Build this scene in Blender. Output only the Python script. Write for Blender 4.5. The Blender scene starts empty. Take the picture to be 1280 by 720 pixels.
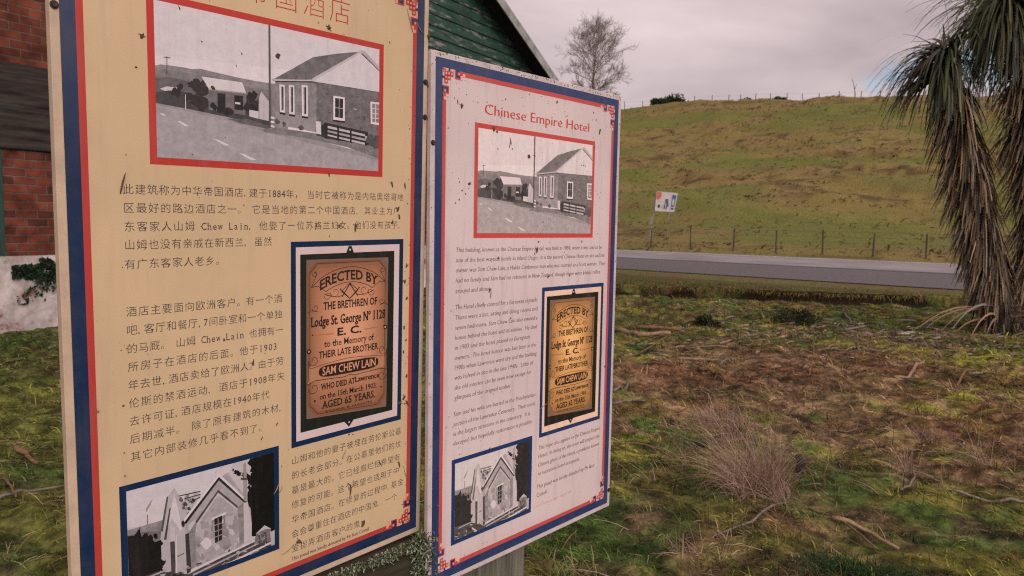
import bpy, bmesh, math, random
import numpy as np
from mathutils import Matrix, Vector

random.seed(7)
RNG = np.random.default_rng(7)
S = bpy.context.scene
COL = S.collection

# ------------------------------------------------------------------ camera
cam_d = bpy.data.cameras.new('camera')
cam = bpy.data.objects.new('camera', cam_d)
COL.objects.link(cam)
R_ = ((0.99984, 0.01762, 0.0), (0.00151, -0.08589, 0.9963), (0.01755, -0.99615, -0.0859))  # right, down, forward columns
M = Matrix.Identity(4)
for i in range(3):
    M[i][0] = R_[i][0]; M[i][1] = -R_[i][1]; M[i][2] = -R_[i][2]
EYE = 1.6
M[2][3] = EYE
cam.matrix_world = M
cam_d.sensor_width = 36
cam_d.lens = 932.37 / 1280 * 36
cam_d.clip_start = 0.05
cam_d.clip_end = 3000
cam_d.dof.use_dof = True
cam_d.dof.focus_distance = 1.32
cam_d.dof.aperture_fstop = 11.0
S.camera = cam

# ------------------------------------------------------------------ light
SUN_EL, SUN_AZ = math.radians(30), math.radians(152)      # azimuth clockwise from +Y: right and behind the camera
w = bpy.data.worlds.new('World'); S.world = w; w.use_nodes = True
nt = w.node_tree; nt.nodes.clear()
def N(t, typ, **kw):
    n = t.nodes.new(typ)
    for k, v in kw.items(): setattr(n, k, v)
    return n
out = N(nt, 'ShaderNodeOutputWorld')
sky = N(nt, 'ShaderNodeTexSky'); sky.sky_type = 'NISHITA'; sky.sun_disc = False
sky.sun_elevation = SUN_EL; sky.sun_rotation = SUN_AZ; sky.air_density = 1.0; sky.dust_density = 1.0
bg1 = N(nt, 'ShaderNodeBackground'); bg1.inputs[1].default_value = 0.13
nt.links.new(sky.outputs[0], bg1.inputs[0])
tc = N(nt, 'ShaderNodeTexCoord')
mp = N(nt, 'ShaderNodeMapping'); mp.inputs['Scale'].default_value = (1.0, 1.0, 2.6); mp.inputs['Location'].default_value = (3.1, 1.7, .4)
nt.links.new(tc.outputs['Generated'], mp.inputs['Vector'])
nz = N(nt, 'ShaderNodeTexNoise'); nz.inputs['Scale'].default_value = 2.1; nz.inputs['Detail'].default_value = 6; nz.inputs['Roughness'].default_value = .52
nz.inputs['Distortion'].default_value = .35
nt.links.new(mp.outputs[0], nz.inputs['Vector'])
cr = N(nt, 'ShaderNodeValToRGB')
cr.color_ramp.elements[0].position = .37; cr.color_ramp.elements[0].color = (.49, .388, .396, 1)
cr.color_ramp.elements[1].position = .64; cr.color_ramp.elements[1].color = (.85, .682, .676, 1)
nt.links.new(nz.outputs['Fac'], cr.inputs[0])
bg2 = N(nt, 'ShaderNodeBackground')
# glow added to the sky round the sun behind the camera, brightening the panels
dt = N(nt, 'ShaderNodeVectorMath', operation='DOT_PRODUCT'); nt.links.new(tc.outputs['Generated'], dt.inputs[0])
dt.inputs[1].default_value = (math.sin(SUN_AZ) * math.cos(SUN_EL), math.cos(SUN_AZ) * math.cos(SUN_EL), math.sin(SUN_EL))
gl = N(nt, 'ShaderNodeMapRange', interpolation_type='SMOOTHSTEP'); gl.inputs['From Min'].default_value = .30; gl.inputs['From Max'].default_value = 1.0
gl.inputs['To Min'].default_value = 1.0; gl.inputs['To Max'].default_value = 3.4
nt.links.new(dt.outputs['Value'], gl.inputs['Value']); nt.links.new(gl.outputs[0], bg2.inputs[1])
nt.links.new(cr.outputs[0], bg2.inputs[0])
# a break in the cloud, low over the ridge to the right
def gap(direction, width):
    d = N(nt, 'ShaderNodeVectorMath', operation='DISTANCE')
    nt.links.new(tc.outputs['Generated'], d.inputs[0]); d.inputs[1].default_value = direction
    mr = N(nt, 'ShaderNodeMapRange'); mr.inputs['From Min'].default_value = width; mr.inputs['From Max'].default_value = width * .1
    nt.links.new(d.outputs['Value'], mr.inputs['Value'])
    return mr.outputs[0]
def unit(px, py):
    c = Vector(((px - 640) / 932.37, (py - 360) / 932.37, 1)).normalized()
    return tuple(sum(R_[i][k] * c[k] for k in range(3)) for i in range(3))
mx = None
for px_, py_, wd_ in ((1092, 104, .034), (1112, 98, .036), (1160, 88, .040), (1215, 80, .050), (1256, 96, .050)):
    g_ = gap(unit(px_, py_), wd_)
    if mx is None: mx = N(nt, 'ShaderNodeMath', operation='MAXIMUM'); nt.links.new(g_, mx.inputs[0]); mx.inputs[1].default_value = 0
    else:
        m2 = N(nt, 'ShaderNodeMath', operation='MAXIMUM'); nt.links.new(mx.outputs[0], m2.inputs[0]); nt.links.new(g_, m2.inputs[1]); mx = m2
nz2 = N(nt, 'ShaderNodeTexNoise'); nz2.inputs['Scale'].default_value = 24; nz2.inputs['Detail'].default_value = 5
nt.links.new(tc.outputs['Generated'], nz2.inputs['Vector'])
ad = N(nt, 'ShaderNodeMath', operation='MULTIPLY_ADD'); nt.links.new(nz2.outputs['Fac'], ad.inputs[0]); ad.inputs[1].default_value = 1.3
nt.links.new(mx.outputs[0], ad.inputs[2])
mr2 = N(nt, 'ShaderNodeMapRange'); mr2.inputs['From Min'].default_value = .95; mr2.inputs['From Max'].default_value = 2.0; mr2.interpolation_type = 'SMOOTHSTEP'
nt.links.new(ad.outputs[0], mr2.inputs['Value'])
inv = N(nt, 'ShaderNodeMath', operation='SUBTRACT'); inv.inputs[0].default_value = .93; inv.use_clamp = True
nt.links.new(mr2.outputs[0], inv.inputs[1])
ms = N(nt, 'ShaderNodeMixShader')
nt.links.new(inv.outputs[0], ms.inputs[0]); nt.links.new(bg1.outputs[0], ms.inputs[1]); nt.links.new(bg2.outputs[0], ms.inputs[2])
nt.links.new(ms.outputs[0], out.inputs[0])

sun_d = bpy.data.lights.new('sun', 'SUN'); sun_d.energy = 1.3; sun_d.angle = math.radians(14); sun_d.color = (1, .93, .86)
sun = bpy.data.objects.new('sun', sun_d); COL.objects.link(sun)
sd = Vector((math.sin(SUN_AZ) * math.cos(SUN_EL), math.cos(SUN_AZ) * math.cos(SUN_EL), math.sin(SUN_EL)))
sun.rotation_euler = sd.to_track_quat('Z', 'Y').to_euler()
sun.location = (5, -8, 12)

S.view_settings.view_transform = 'Standard'; S.view_settings.look = 'None'
S.view_settings.exposure = 0.0; S.view_settings.gamma = 1; S.view_settings.use_curve_mapping = False
S.render.engine = 'CYCLES'
S.cycles.use_denoising = False
S.cycles.filter_width = 1.15
S.cycles.sample_clamp_indirect = 4

# ------------------------------------------------------------------ helpers
def tag(o, label=None, cat=None, group=None, kind=None):
    if label: o['label'] = label
    if cat: o['category'] = cat
    if group: o['group'] = group
    if kind: o['kind'] = kind
    return o
def empty(name, loc=(0, 0, 0), mat=None):
    o = bpy.data.objects.new(name, None); COL.objects.link(o); o.empty_display_size = .1
    if mat is not None: o.matrix_world = mat
    else: o.location = loc
    return o
def link(name, me, parent=None):
    o = bpy.data.objects.new(name, me); COL.objects.link(o)
    if parent is not None: o.parent = parent
    return o

def arrays_mesh(name, verts, tris, mats, cols=None, midx=None, smooth=False):
    me = bpy.data.meshes.new(name)
    v = np.asarray(verts, np.float32).reshape(-1, 3); t = np.asarray(tris, np.int32).reshape(-1, 3)
    me.vertices.add(len(v)); me.vertices.foreach_set('co', v.ravel())
    me.loops.add(len(t) * 3); me.loops.foreach_set('vertex_index', t.ravel())
    me.polygons.add(len(t)); me.polygons.foreach_set('loop_start', np.arange(0, len(t) * 3, 3, dtype=np.int32))
    me.polygons.foreach_set('loop_total', np.full(len(t), 3, np.int32))
    if midx is not None: me.polygons.foreach_set('material_index', np.asarray(midx, np.int32))
    if smooth: me.polygons.foreach_set('use_smooth', np.ones(len(t), bool))
    if cols is not None:
        a = me.color_attributes.new('Col', 'FLOAT_COLOR', 'POINT')
        c = np.ones((len(v), 4), np.float32); c[:, :3] = np.asarray(cols, np.float32).reshape(-1, 3)
        a.data.foreach_set('color', c.ravel())
    for m in (mats if isinstance(mats, (list, tuple)) else [mats]): me.materials.append(m)
    me.update(calc_edges=True); me.validate()
    return me

class MB:
    """collects boxes, prisms and tubes into one mesh"""
    def __init__(s): s.v = []; s.f = []; s.m = []
    def face(s, pts, m=0):
        b = len(s.v); s.v += [tuple(p) for p in pts]; s.f.append(tuple(range(b, b + len(pts)))); s.m.append(m)
    def prism(s, poly, h0, h1, fn, m=0):
        """poly in 2-D, extruded h0..h1, fn(a,b,h) -> xyz; poly counter-clockwise seen from +h"""
        b = len(s.v); n = len(poly)
        s.v += [tuple(fn(p[0], p[1], h0)) for p in poly] + [tuple(fn(p[0], p[1], h1)) for p in poly]
        s.f.append(tuple(range(b + n - 1, b - 1, -1))); s.f.append(tuple(range(b + n, b + 2 * n))); s.m += [m, m]
        for i in range(n):
            j = (i + 1) % n
            s.f.append((b + i, b + j, b + n + j, b + n + i)); s.m.append(m)
    def box(s, x0, x1, y0, y1, z0, z1, m=0):
        s.prism([(x0, y0), (x1, y0), (x1, y1), (x0, y1)], z0, z1, lambda a, b, h: (a, b, h), m)
    def tube(s, pts, rad, n=6, m=0, cap=True):
        pts = [Vector(p) for p in pts]; b0 = len(s.v)
        if not isinstance(rad, (list, tuple)): rad = [rad] * len(pts)
        ref = Vector((.31, .12, .94))
        for i, p in enumerate(pts):
            d = (pts[min(i + 1, len(pts) - 1)] - pts[max(i - 1, 0)]).normalized()
            a = d.cross(ref)
            if a.length < 1e-3: a = d.cross(Vector((1, 0, 0)))
            a.normalize(); c = d.cross(a)
            for k in range(n):
                t = 2 * math.pi * k / n
                s.v.append(tuple(p + (a * math.cos(t) + c * math.sin(t)) * rad[i]))
        for i in range(len(pts) - 1):
            for k in range(n):
                q = (k + 1) % n
                s.f.append((b0 + i * n + k, b0 + i * n + q, b0 + (i + 1) * n + q, b0 + (i + 1) * n + k)); s.m.append(m)
        if cap:
            s.f.append(tuple(b0 + k for k in range(n - 1, -1, -1))); s.m.append(m)
            e = b0 + (len(pts) - 1) * n
            s.f.append(tuple(e + k for k in range(n))); s.m.append(m)
    def build(s, name, mats, parent=None, smooth=False, bevel=0):
        me = bpy.data.meshes.new(name); me.from_pydata(s.v, [], s.f)
        for m in (mats if isinstance(mats, (list, tuple)) else [mats]): me.materials.append(m)
        me.polygons.foreach_set('material_index', s.m)
        if smooth: me.polygons.foreach_set('use_smooth', [True] * len(s.f))
        me.update(); me.validate()
        o = link(name, me, parent)
        if bevel:
            b = o.modifiers.new('bevel', 'BEVEL'); b.width = bevel; b.segments = 2; b.limit_method = 'ANGLE'
        return o

# value noise (numpy)
_T = RNG.random((256, 256))
def vnoise(x, y):
    x = np.asarray(x, float); y = np.asarray(y, float)
    xi = np.floor(x).astype(int); yi = np.floor(y).astype(int); fx = x - xi; fy = y - yi
    fx = fx * fx * (3 - 2 * fx); fy = fy * fy * (3 - 2 * fy)
    g = lambda a, b: _T[a & 255, b & 255]
    return (g(xi, yi) * (1 - fx) + g(xi + 1, yi) * fx) * (1 - fy) + (g(xi, yi + 1) * (1 - fx) + g(xi + 1, yi + 1) * fx) * fy
def fbm(x, y, o=4, g=.5):
    a = 1; t = 0; s_ = 0
    for k in range(o):
        t = t + a * vnoise(x * 2 ** k + 17.3 * k, y * 2 ** k + 9.1 * k); s_ += a; a *= g
    return t / s_
def sstep(a, b, x):
    t = np.clip((x - a) / (b - a), 0, 1); return t * t * (3 - 2 * t)

# ------------------------------------------------------------------ materials
def mat(name, col, rough=.8, spec=.3, metal=0.):
    m = bpy.data.materials.new(name); m.use_nodes = True
    b = m.node_tree.nodes['Principled BSDF']
    b.inputs['Base Color'].default_value = (*col, 1); b.inputs['Roughness'].default_value = rough
    b.inputs['Specular IOR Level'].default_value = spec; b.inputs['Metallic'].default_value = metal
    return m
def noisy(name, c0, c1, scale=(4, 4, 4), rough=.85, spec=.2, detail=6, bump=0., p0=.35, p1=.65, attr=False, bdist=.01, roughness=.6):
    """two-colour noise in object space, with optional bump; attr multiplies by the mesh's own colour attribute"""
    m = mat(name, c0, rough, spec); t = m.node_tree; b = t.nodes['Principled BSDF']
    tcn = N(t, 'ShaderNodeTexCoord'); mpn = N(t, 'ShaderNodeMapping'); mpn.inputs['Scale'].default_value = scale
    t.links.new(tcn.outputs['Object'], mpn.inputs[0])
    n = N(t, 'ShaderNodeTexNoise'); n.inputs['Scale'].default_value = 1; n.inputs['Detail'].default_value = detail; n.inputs['Roughness'].default_value = roughness
    t.links.new(mpn.outputs[0], n.inputs['Vector'])
    r = N(t, 'ShaderNodeValToRGB'); r.color_ramp.elements[0].position = p0; r.color_ramp.elements[1].position = p1
    r.color_ramp.elements[0].color = (*c0, 1); r.color_ramp.elements[1].color = (*c1, 1)
    t.links.new(n.outputs['Fac'], r.inputs[0])
    colout = r.outputs[0]
    if attr:
        a = N(t, 'ShaderNodeAttribute'); a.attribute_name = 'Col'
        mxn = N(t, 'ShaderNodeMix', data_type='RGBA', blend_type='MULTIPLY'); mxn.inputs['Factor'].default_value = 1
        t.links.new(a.outputs['Color'], mxn.inputs['A']); t.links.new(colout, mxn.inputs['B']); colout = mxn.outputs['Result']
    t.links.new(colout, b.inputs['Base Color'])
    if bump:
        bp = N(t, 'ShaderNodeBump'); bp.inputs['Strength'].default_value = bump; bp.inputs['Distance'].default_value = bdist
        t.links.new(n.outputs['Fac'], bp.inputs['Height']); t.links.new(bp.outputs[0], b.inputs['Normal'])
    return m
def leafy(name, rough=.6, spec=.25, trans=0.25):
    """foliage coloured by its own per-leaf attribute, with a little light passing through"""
    m = mat(name, (1, 1, 1), rough, spec); t = m.node_tree; b = t.nodes['Principled BSDF']
    a = N(t, 'ShaderNodeAttribute'); a.attribute_name = 'Col'
    t.links.new(a.outputs['Color'], b.inputs['Base Color'])
    if trans:
        tr = N(t, 'ShaderNodeBsdfTranslucent'); t.links.new(a.outputs['Color'], tr.inputs[0])
        mixs = N(t, 'ShaderNodeMixShader'); mixs.inputs[0].default_value = trans
        o = t.nodes['Material Output']
        t.links.new(b.outputs[0], mixs.inputs[1]); t.links.new(tr.outputs[0], mixs.inputs[2]); t.links.new(mixs.outputs[0], o.inputs[0])
    return m

# ------------------------------------------------------------------ the ground sheet
ES = np.array([.77, -.64]); EN = np.array([.64, .77])          # along and across the road
ES = ES / np.linalg.norm(ES); EN = np.array([-ES[1], ES[0]])
N_NEAR, N_SEAM, N_FAR, N_RIDGE = 18.55, 25.25, 33.3, 92.0
ROAD_Z = .35
def to_xy(s, n): return s * ES[0] + n * EN[0], s * ES[1] + n * EN[1]
def to_sn(x, y): return x * ES[0] + y * ES[1], x * EN[0] + y * EN[1]
def lip_n(s): return np.clip(14.16 + (s + 8.67) * .451, 13.2, 17.0)
_rs = []
for px_, py_ in ((300, 178), (540, 160), (680, 146), (775, 137), (870, 129.5), (940, 126.5), (1000, 125.5), (1100, 124), (1280, 123), (1500, 124)):
    d = unit(px_, py_); t_ = N_RIDGE / (d[0] * EN[0] + d[1] * EN[1])
    _rs.append((d[0] * t_ * ES[0] + d[1] * t_ * ES[1], EYE + d[2] * t_))
_rs.sort()
def ridge_z(s): return np.interp(s, [a for a, b in _rs], [b for a, b in _rs])
def terrain(x, y, fine=True):
    x = np.asarray(x, float); y = np.asarray(y, float)
    s, n = to_sn(x, y)
    ln = lip_n(s) + (fbm(s * .9, n * 0 + 3, 3) - .5) * .5
    z = (fbm(x * .35, y * .35, 3) - .5) * .16 + .10 * sstep(6, 13, n)
    z = z * sstep(17.5, 16.0, n)
    if fine: z = z + ((fbm(x * 2.3 + 40, y * 2.3, 4) - .5) * .17 + (fbm(x * 7, y * 7, 3, .6) - .5) * .085) * sstep(18.2, 17.6, n)
    z = z + (.30 - z) * sstep(ln - .06, ln + .05, n) * sstep(17.6, 17.0, n) * 1.0 + 0
    z = np.where(n > 17.0, .30 + (ROAD_Z - .02 - .30) * sstep(17.0, 18.3, n), z)
    far = sstep(N_FAR + .6, N_FAR + 1.6, n)
    t = np.clip((n - (N_FAR + 1.0)) / (N_RIDGE - N_FAR - 1.0), 0, 1)
    prof = .80 * t + .20 * np.sin(t * math.pi / 2) ** 1.0
    hill = ROAD_Z - .1 + (ridge_z(s) - ROAD_Z) * prof
    back = np.clip((n - N_RIDGE) / 120, 0, 4)
    hill = hill - 6 * back * back - .5 * back
    env = sstep(N_FAR + 2, N_FAR + 9, n) * (1 - .75 * sstep(N_RIDGE - 5, N_RIDGE, n))
    hill = hill + env * ((fbm(s * .12, n * .50, 4, .62) - .5) * 2.3 + (fbm(s * .028 + 5, n * .05, 2) - .5) * 2.0)
    z = np.where(n > N_FAR + .6, z * (1 - far) + hill * far, z)
    return z
def tz(x, y): return float(terrain(np.array([x]), np.array([y]))[0])

def spaced(parts):
    o = [parts[0][0]]
    for a, b, st in parts:
        k = max(1, int(round((b - a) / st))); o += [a + (b - a) * i / k for i in range(1, k + 1)]
    return np.array(o)
gs = spaced([(-900, -200, 35), (-200, -85, 5), (-85, -18, .55), (-18, -14, .2), (-14, 4, .055), (4, 14, .35), (14, 30, .6), (30, 90, 5), (90, 700, 40)])
gn = spaced([(-300, -20, 20), (-20, -3, 1.0), (-3, 1, .2), (1, 17.6, .05), (17.6, 34, .4), (34, 95, .38), (95, 130, 3), (130, 400, 30)])
SS, NN = np.meshgrid(gs, gn, indexing='ij')
GX, GY = to_xy(SS, NN); GZ = terrain(GX, GY)

def patch_color(x, y):
    """what grows where: moss, grass, dead grass, bare soil - with shadow put into the bank face"""
    x = np.asarray(x, float); y = np.asarray(y, float)
    s, n = to_sn(x, y); d = np.hypot(x, y)
    a = fbm(x * .75 + 3, y * .75 + 8, 4, .55); b = fbm(x * 2.4 + 30, y * 2.4, 4, .6); c = fbm(x * .5 + 70, y * .9 + 20, 3)
    e = fbm(x * 6 + 11, y * 6 + 50, 3, .6)
    moss = np.array([.185, .190, .032]); grass = np.array([.055, .095, .022]); dead = np.array([.175, .115, .062]); red = np.array([.130, .058, .034]); soil = np.array([.045, .030, .018]); straw = np.array([.26, .18, .11]); olive = np.array([.105, .105, .028])
    zone = sstep(4.9, 6.4, d) * sstep(11.5, 9.0, d) * sstep(-.5, 1.2, x)          # the band of dead growth
    k1 = sstep(.42, .58, a)[..., None]; k2 = sstep(.45, .60, fbm(x * 1.6 + 21, y * 1.6 + 77, 4, .6))[..., None]
    col = moss * (1 - k1) + olive * k1; col = col * (1 - k2) + grass * k2
    wd = np.clip(sstep(.52, .64, b * .55 + a * .45 + .12 * zone - .09 * (1 - zone)), 0, 1) * .85
    col = col * (1 - wd)[..., None] + dead * wd[..., None]
    wr = sstep(.48, .60, c) * (.06 + .60 * zone)
    col = col * (1 - wr)[..., None] + red * wr[..., None]
    ws = sstep(.56, .68, e) * .8
    col = col * (1 - ws)[..., None] + soil * ws[..., None]
    wt = sstep(.58, .70, fbm(x * 4 + 90, y * 4 + 33, 3, .6)) * (.35 + .4 * zone)
    col = col * (1 - wt)[..., None] + straw * wt[..., None]
    f_ = fbm(x * 13 + 5, y * 13 + 71, 3, .65); col = col * (.42 + 1.15 * sstep(.30, .68, f_))[..., None]      # tuft by tuft
    lf = (sstep(-.6, -2.2, x) * .62)[..., None]; dg = np.array([.050, .066, .020]) * (.45 + 1.1 * sstep(.30, .68, f_))[..., None]; col = col * (1 - lf) + dg * lf      # darker, greener turf along the building
    # bank below the road: green, its bare soil face darkened as painted shadow
    ln = lip_n(s); bank = sstep(ln + .05, ln + .4, n)
    gcol = np.array([.085, .095, .026]) * (.75 + .5 * b[..., None]); vb = (sstep(.46, .60, fbm(s * .8 + 31, n * 2.2, 4, .6)) * .75)[..., None]; gcol = gcol * (1 - vb) + np.array([.105, .068, .036]) * vb; col = col * (1 - bank)[..., None] + gcol * bank[..., None]
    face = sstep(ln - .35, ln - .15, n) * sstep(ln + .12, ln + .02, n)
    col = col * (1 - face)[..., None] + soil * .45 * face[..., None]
    # hill
    h = sstep(N_FAR + .5, N_FAR + 1.5, n)
    ha = fbm(s * .055 + 4, n * .16 + 2, 4, .6); hb = fbm(s * .16 + 60, n * .75, 4, .65)
    hg = np.array([.098, .107, .030]); ho = np.array([.142, .115, .042]); ht = np.array([.155, .106, .058]); hd = np.array([.045, .032, .018])
    hc = hg * (1 - sstep(.40, .56, ha))[..., None] + ho * sstep(.40, .56, ha)[..., None]
    wb = sstep(.52, .70, hb) * (.20 + .55 * sstep(.42, .56, ha)); hc = hc * (1 - wb)[..., None] + ht * wb[..., None]
    wk = sstep(.57, .68, fbm(s * .45 + 20, n * 1.9 + 7, 4, .65)) * (.10 + .65 * sstep(.44, .60, ha)); hc = hc * (1 - wk)[..., None] + hd * wk[..., None]
    up = sstep(N_RIDGE - 7, N_RIDGE - 1, n)[..., None]; hc = hc * (1 - up * .7) + ht * .85 * up * .7
    col = col * (1 - h)[..., None] + hc * h[..., None]
    return col
ni, nj = SS.shape
idx = np.arange(ni * nj).reshape(ni, nj)
q = np.stack([idx[:-1, :-1], idx[1:, :-1], idx[1:, 1:], idx[:-1, 1:]], -1).reshape(-1, 4)
tri = np.concatenate([q[:, [0, 1, 2]], q[:, [0, 2, 3]]])
m_ground = noisy('ground_soil_moss', (.50, .50, .50), (1.65, 1.60, 1.5), (17, 17, 17), .95, .1, 8, bump=.7, attr=True, bdist=.02, roughness=.7)
gap_shade = np.where(NN < 17.3, .74, 1.0)[..., None]      # ground darkened under the moss, standing in for shade between the blades
g_me = arrays_mesh('ground', np.stack([GX, GY, GZ], -1), tri, m_ground, patch_color(GX, GY) * gap_shade, smooth=True)
tag(link('ground', g_me), kind='structure')

# road: a near lane of coarse chip seal, a newer smoother strip beyond the tar seam
def strip(name, n0, n1, z, material, s0=-260, s1=260, step=4, wob=0., zed=0.02):
    v = []; f = []; ss = np.arange(s0, s1 + step, step)
    for i, s in enumerate(ss):
        for k, n in enumerate((n0, n1)):
            x, y = to_xy(s, n + (wob * (vnoise(s * .6, k * 7 + 1.5) - .5) if wob else 0)); v.append((x, y, z))
    for s_ in range(len(ss) - 1): f.append((2 * s_, 2 * s_ + 2, 2 * s_ + 3, 2 * s_ + 1))
    me = bpy.data.meshes.new(name); me.from_pydata(v, [], f); me.materials.append(material); me.update()
    return tag(link(name, me), kind='structure')
m_chip = noisy('chip_seal', (.060, .056, .057), (.155, .145, .147), (9, 9, 9), .95, .08, 8, bump=.5, p0=.3, p1=.7, roughness=.8)
m_road = noisy('worn_asphalt', (.155, .143, .147), (.245, .226, .23), (.5, .5, .5), .9, .12, 6, bump=.2)
m_seam = noisy('tar_seam', (.05, .045, .045), (.10, .09, .09), (3, 3, 3), .7, .3)
m_paint = noisy('road_paint', (.62, .60, .60), (.78, .75, .75), (5, 5, 5), .7, .3)
strip('road_shoulder', N_NEAR, N_SEAM + .1, ROAD_Z, m_chip, wob=.5)
strip('road', N_SEAM, N_FAR, ROAD_Z + .004, m_road)
strip('road_seam', N_SEAM - .18, N_SEAM + .22, ROAD_Z + .008, m_seam, step=1.5, wob=.18)
strip('edge_line', N_FAR - .75, N_FAR - .62, ROAD_Z + .008, m_paint)

# ------------------------------------------------------------------ the old brick hotel behind
B0 = Vector((-6.59, 10.16, 0)); bd = Vector((.515, .857, 0)).normalized(); bn = Vector((bd.y, -bd.x, 0))   # bn faces the camera
Mb = Matrix.Identity(4)
for i in range(3): Mb[i][0] = bd[i]; Mb[i][1] = -bn[i]; Mb[i][2] = (0, 0, 1)[i]; Mb[i][3] = B0[i]
hotel = empty('brick_hotel', mat=Mb)      # local x along the gable wall, y away from the camera, z up
tag(hotel, 'old red brick building with a dark green weatherboard gable, behind the two panels', 'building')
S_AP, Z_AP, SL = 6.0, 9.72, .487
S0, S1 = -3.6, 15.6
roof_z = lambda s: Z_AP - abs(s - S_AP) * SL
Z_WB = 4.9
def brick_mat():
    m = mat('old_red_brick', (.3, .1, .06), .9, .15); t = m.node_tree; b = t.nodes['Principled BSDF']
    tcn = N(t, 'ShaderNodeTexCoord'); sp = N(t, 'ShaderNodeSeparateXYZ'); cb = N(t, 'ShaderNodeCombineXYZ')
    t.links.new(tcn.outputs['Object'], sp.inputs[0])
    t.links.new(sp.outputs['X'], cb.inputs['X']); t.links.new(sp.outputs['Z'], cb.inputs['Y']); t.links.new(sp.outputs['Y'], cb.inputs['Z'])
    dn = N(t, 'ShaderNodeTexNoise'); dn.inputs['Scale'].default_value = 9; t.links.new(cb.outputs[0], dn.inputs['Vector'])
    vm = N(t, 'ShaderNodeVectorMath', operation='MULTIPLY_ADD'); t.links.new(dn.outputs['Color'], vm.inputs[0]); vm.inputs[1].default_value = (.022, .022, 0)
    t.links.new(cb.outputs[0], vm.inputs[2])
    bt = N(t, 'ShaderNodeTexBrick'); t.links.new(vm.outputs[0], bt.inputs['Vector'])
    bt.inputs['Scale'].default_value = 1; bt.inputs['Brick Width'].default_value = .27; bt.inputs['Row Height'].default_value = .112
    bt.inputs['Mortar Size'].default_value = .011; bt.inputs['Mortar Smooth'].default_value = .3; bt.inputs['Bias'].default_value = -.1
    bt.inputs['Color1'].default_value = (.165, .045, .026, 1); bt.inputs['Color2'].default_value = (.055, .020, .015, 1); bt.inputs['Mortar'].default_value = (.105, .080, .066, 1)
    nz_ = N(t, 'ShaderNodeTexNoise'); nz_.inputs['Scale'].default_value = 3.2; nz_.inputs['Detail'].default_value = 7; t.links.new(cb.outputs[0], nz_.inputs['Vector'])
    rr = N(t, 'ShaderNodeValToRGB'); rr.color_ramp.elements[0].position = .3; rr.color_ramp.elements[0].color = (.28, .26, .25, 1); rr.color_ramp.elements[1].position = .68; rr.color_ramp.elements[1].color = (1.25, 1.2, 1.15, 1)
    t.links.new(nz_.outputs['Fac'], rr.inputs[0])
    mm = N(t, 'ShaderNodeMix', data_type='RGBA', blend_type='MULTIPLY'); mm.inputs['Factor'].default_value = 1
    t.links.new(bt.outputs['Color'], mm.inputs['A']); t.links.new(rr.outputs[0], mm.inputs['B']); t.links.new(mm.outputs['Result'], b.inputs['Base Color'])
    bp = N(t, 'ShaderNodeBump'); bp.inputs['Strength'].default_value = .9; bp.inputs['Distance'].default_value = .012; bp.invert = True
    t.links.new(bt.outputs['Fac'], bp.inputs['Height']); t.links.new(bp.outputs[0], b.inputs['Normal'])
    return m
m_brick = brick_mat()
# peeling whitewash over brick
def plaster_mat():
    m = mat('flaking_whitewash', (.6, .55, .53), .9, .15); t = m.node_tree; b = t.nodes['Principled BSDF']
    tcn = N(t, 'ShaderNodeTexCoord'); n = N(t, 'ShaderNodeTexNoise'); n.inputs['Scale'].default_value = 2.6; n.inputs['Detail'].default_value = 8; n.inputs['Roughness'].default_value = .65
    t.links.new(tcn.outputs['Object'], n.inputs['Vector'])
    r = N(t, 'ShaderNodeValToRGB'); r.color_ramp.elements[0].position = .39; r.color_ramp.elements[0].color = (.20, .07, .045, 1)
    r.color_ramp.elements[1].position = .44; r.color_ramp.elements[1].color = (.27, .24, .22, 1)
    e = r.color_ramp.elements.new(.62); e.color = (.50, .44, .425, 1)
    t.links.new(n.outputs['Fac'], r.inputs[0]); t.links.new(r.outputs[0], b.inputs['Base Color'])
    bp = N(t, 'ShaderNodeBump'); bp.inputs['Strength'].default_value = .6; bp.inputs['Distance'].default_value = .02
    t.links.new(n.outputs['Fac'], bp.inputs['Height']); t.links.new(bp.outputs[0], b.inputs['Normal'])
    return m
m_plaster = plaster_mat()
m_beam = noisy('weathered_dark_timber', (.006, .005, .005), (.045, .037, .030), (1.5, 20, 14), .85, .25, 8, bump=.6)
# painted weatherboard, worn to grey in streaks along the boards
def board_mat():
    m = noisy('worn_green_paint', (.007, .030, .020), (.020, .060, .040), (2, 2, 9), .7, .3, 6, bump=.25)
    t = m.node_tree; b = t.nodes['Principled BSDF']; src = b.inputs['Base Color'].links[0].from_socket
    tcn = N(t, 'ShaderNodeTexCoord'); mpn = N(t, 'ShaderNodeMapping'); mpn.inputs['Scale'].default_value = (.9, 1, 5.5); t.links.new(tcn.outputs['Object'], mpn.inputs[0])
    n = N(t, 'ShaderNodeTexNoise'); n.inputs['Scale'].default_value = 1.3; n.inputs['Detail'].default_value = 9; n.inputs['Roughness'].default_value = .75; t.links.new(mpn.outputs[0], n.inputs['Vector'])
    r = N(t, 'ShaderNodeMapRange'); r.inputs['From Min'].default_value = .545; r.inputs['From Max'].default_value = .61; t.links.new(n.outputs['Fac'], r.inputs['Value'])
    mm = N(t, 'ShaderNodeMix', data_type='RGBA'); t.links.new(r.outputs[0], mm.inputs['Factor']); t.links.new(src, mm.inputs['A']); mm.inputs['B'].default_value = (.17, .165, .155, 1)
    t.links.new(mm.outputs['Result'], b.inputs['Base Color'])
    return m
m_wb = board_mat()
m_barge = noisy('grey_barge_paint', (.13, .14, .135), (.30, .30, .29), (3, 3, 3), .75, .25, 7, bump=.3)
m_soffit = noisy('dark_soffit', (.012, .012, .011), (.03, .028, .025), (3, 3, 3), .85, .2)
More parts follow.
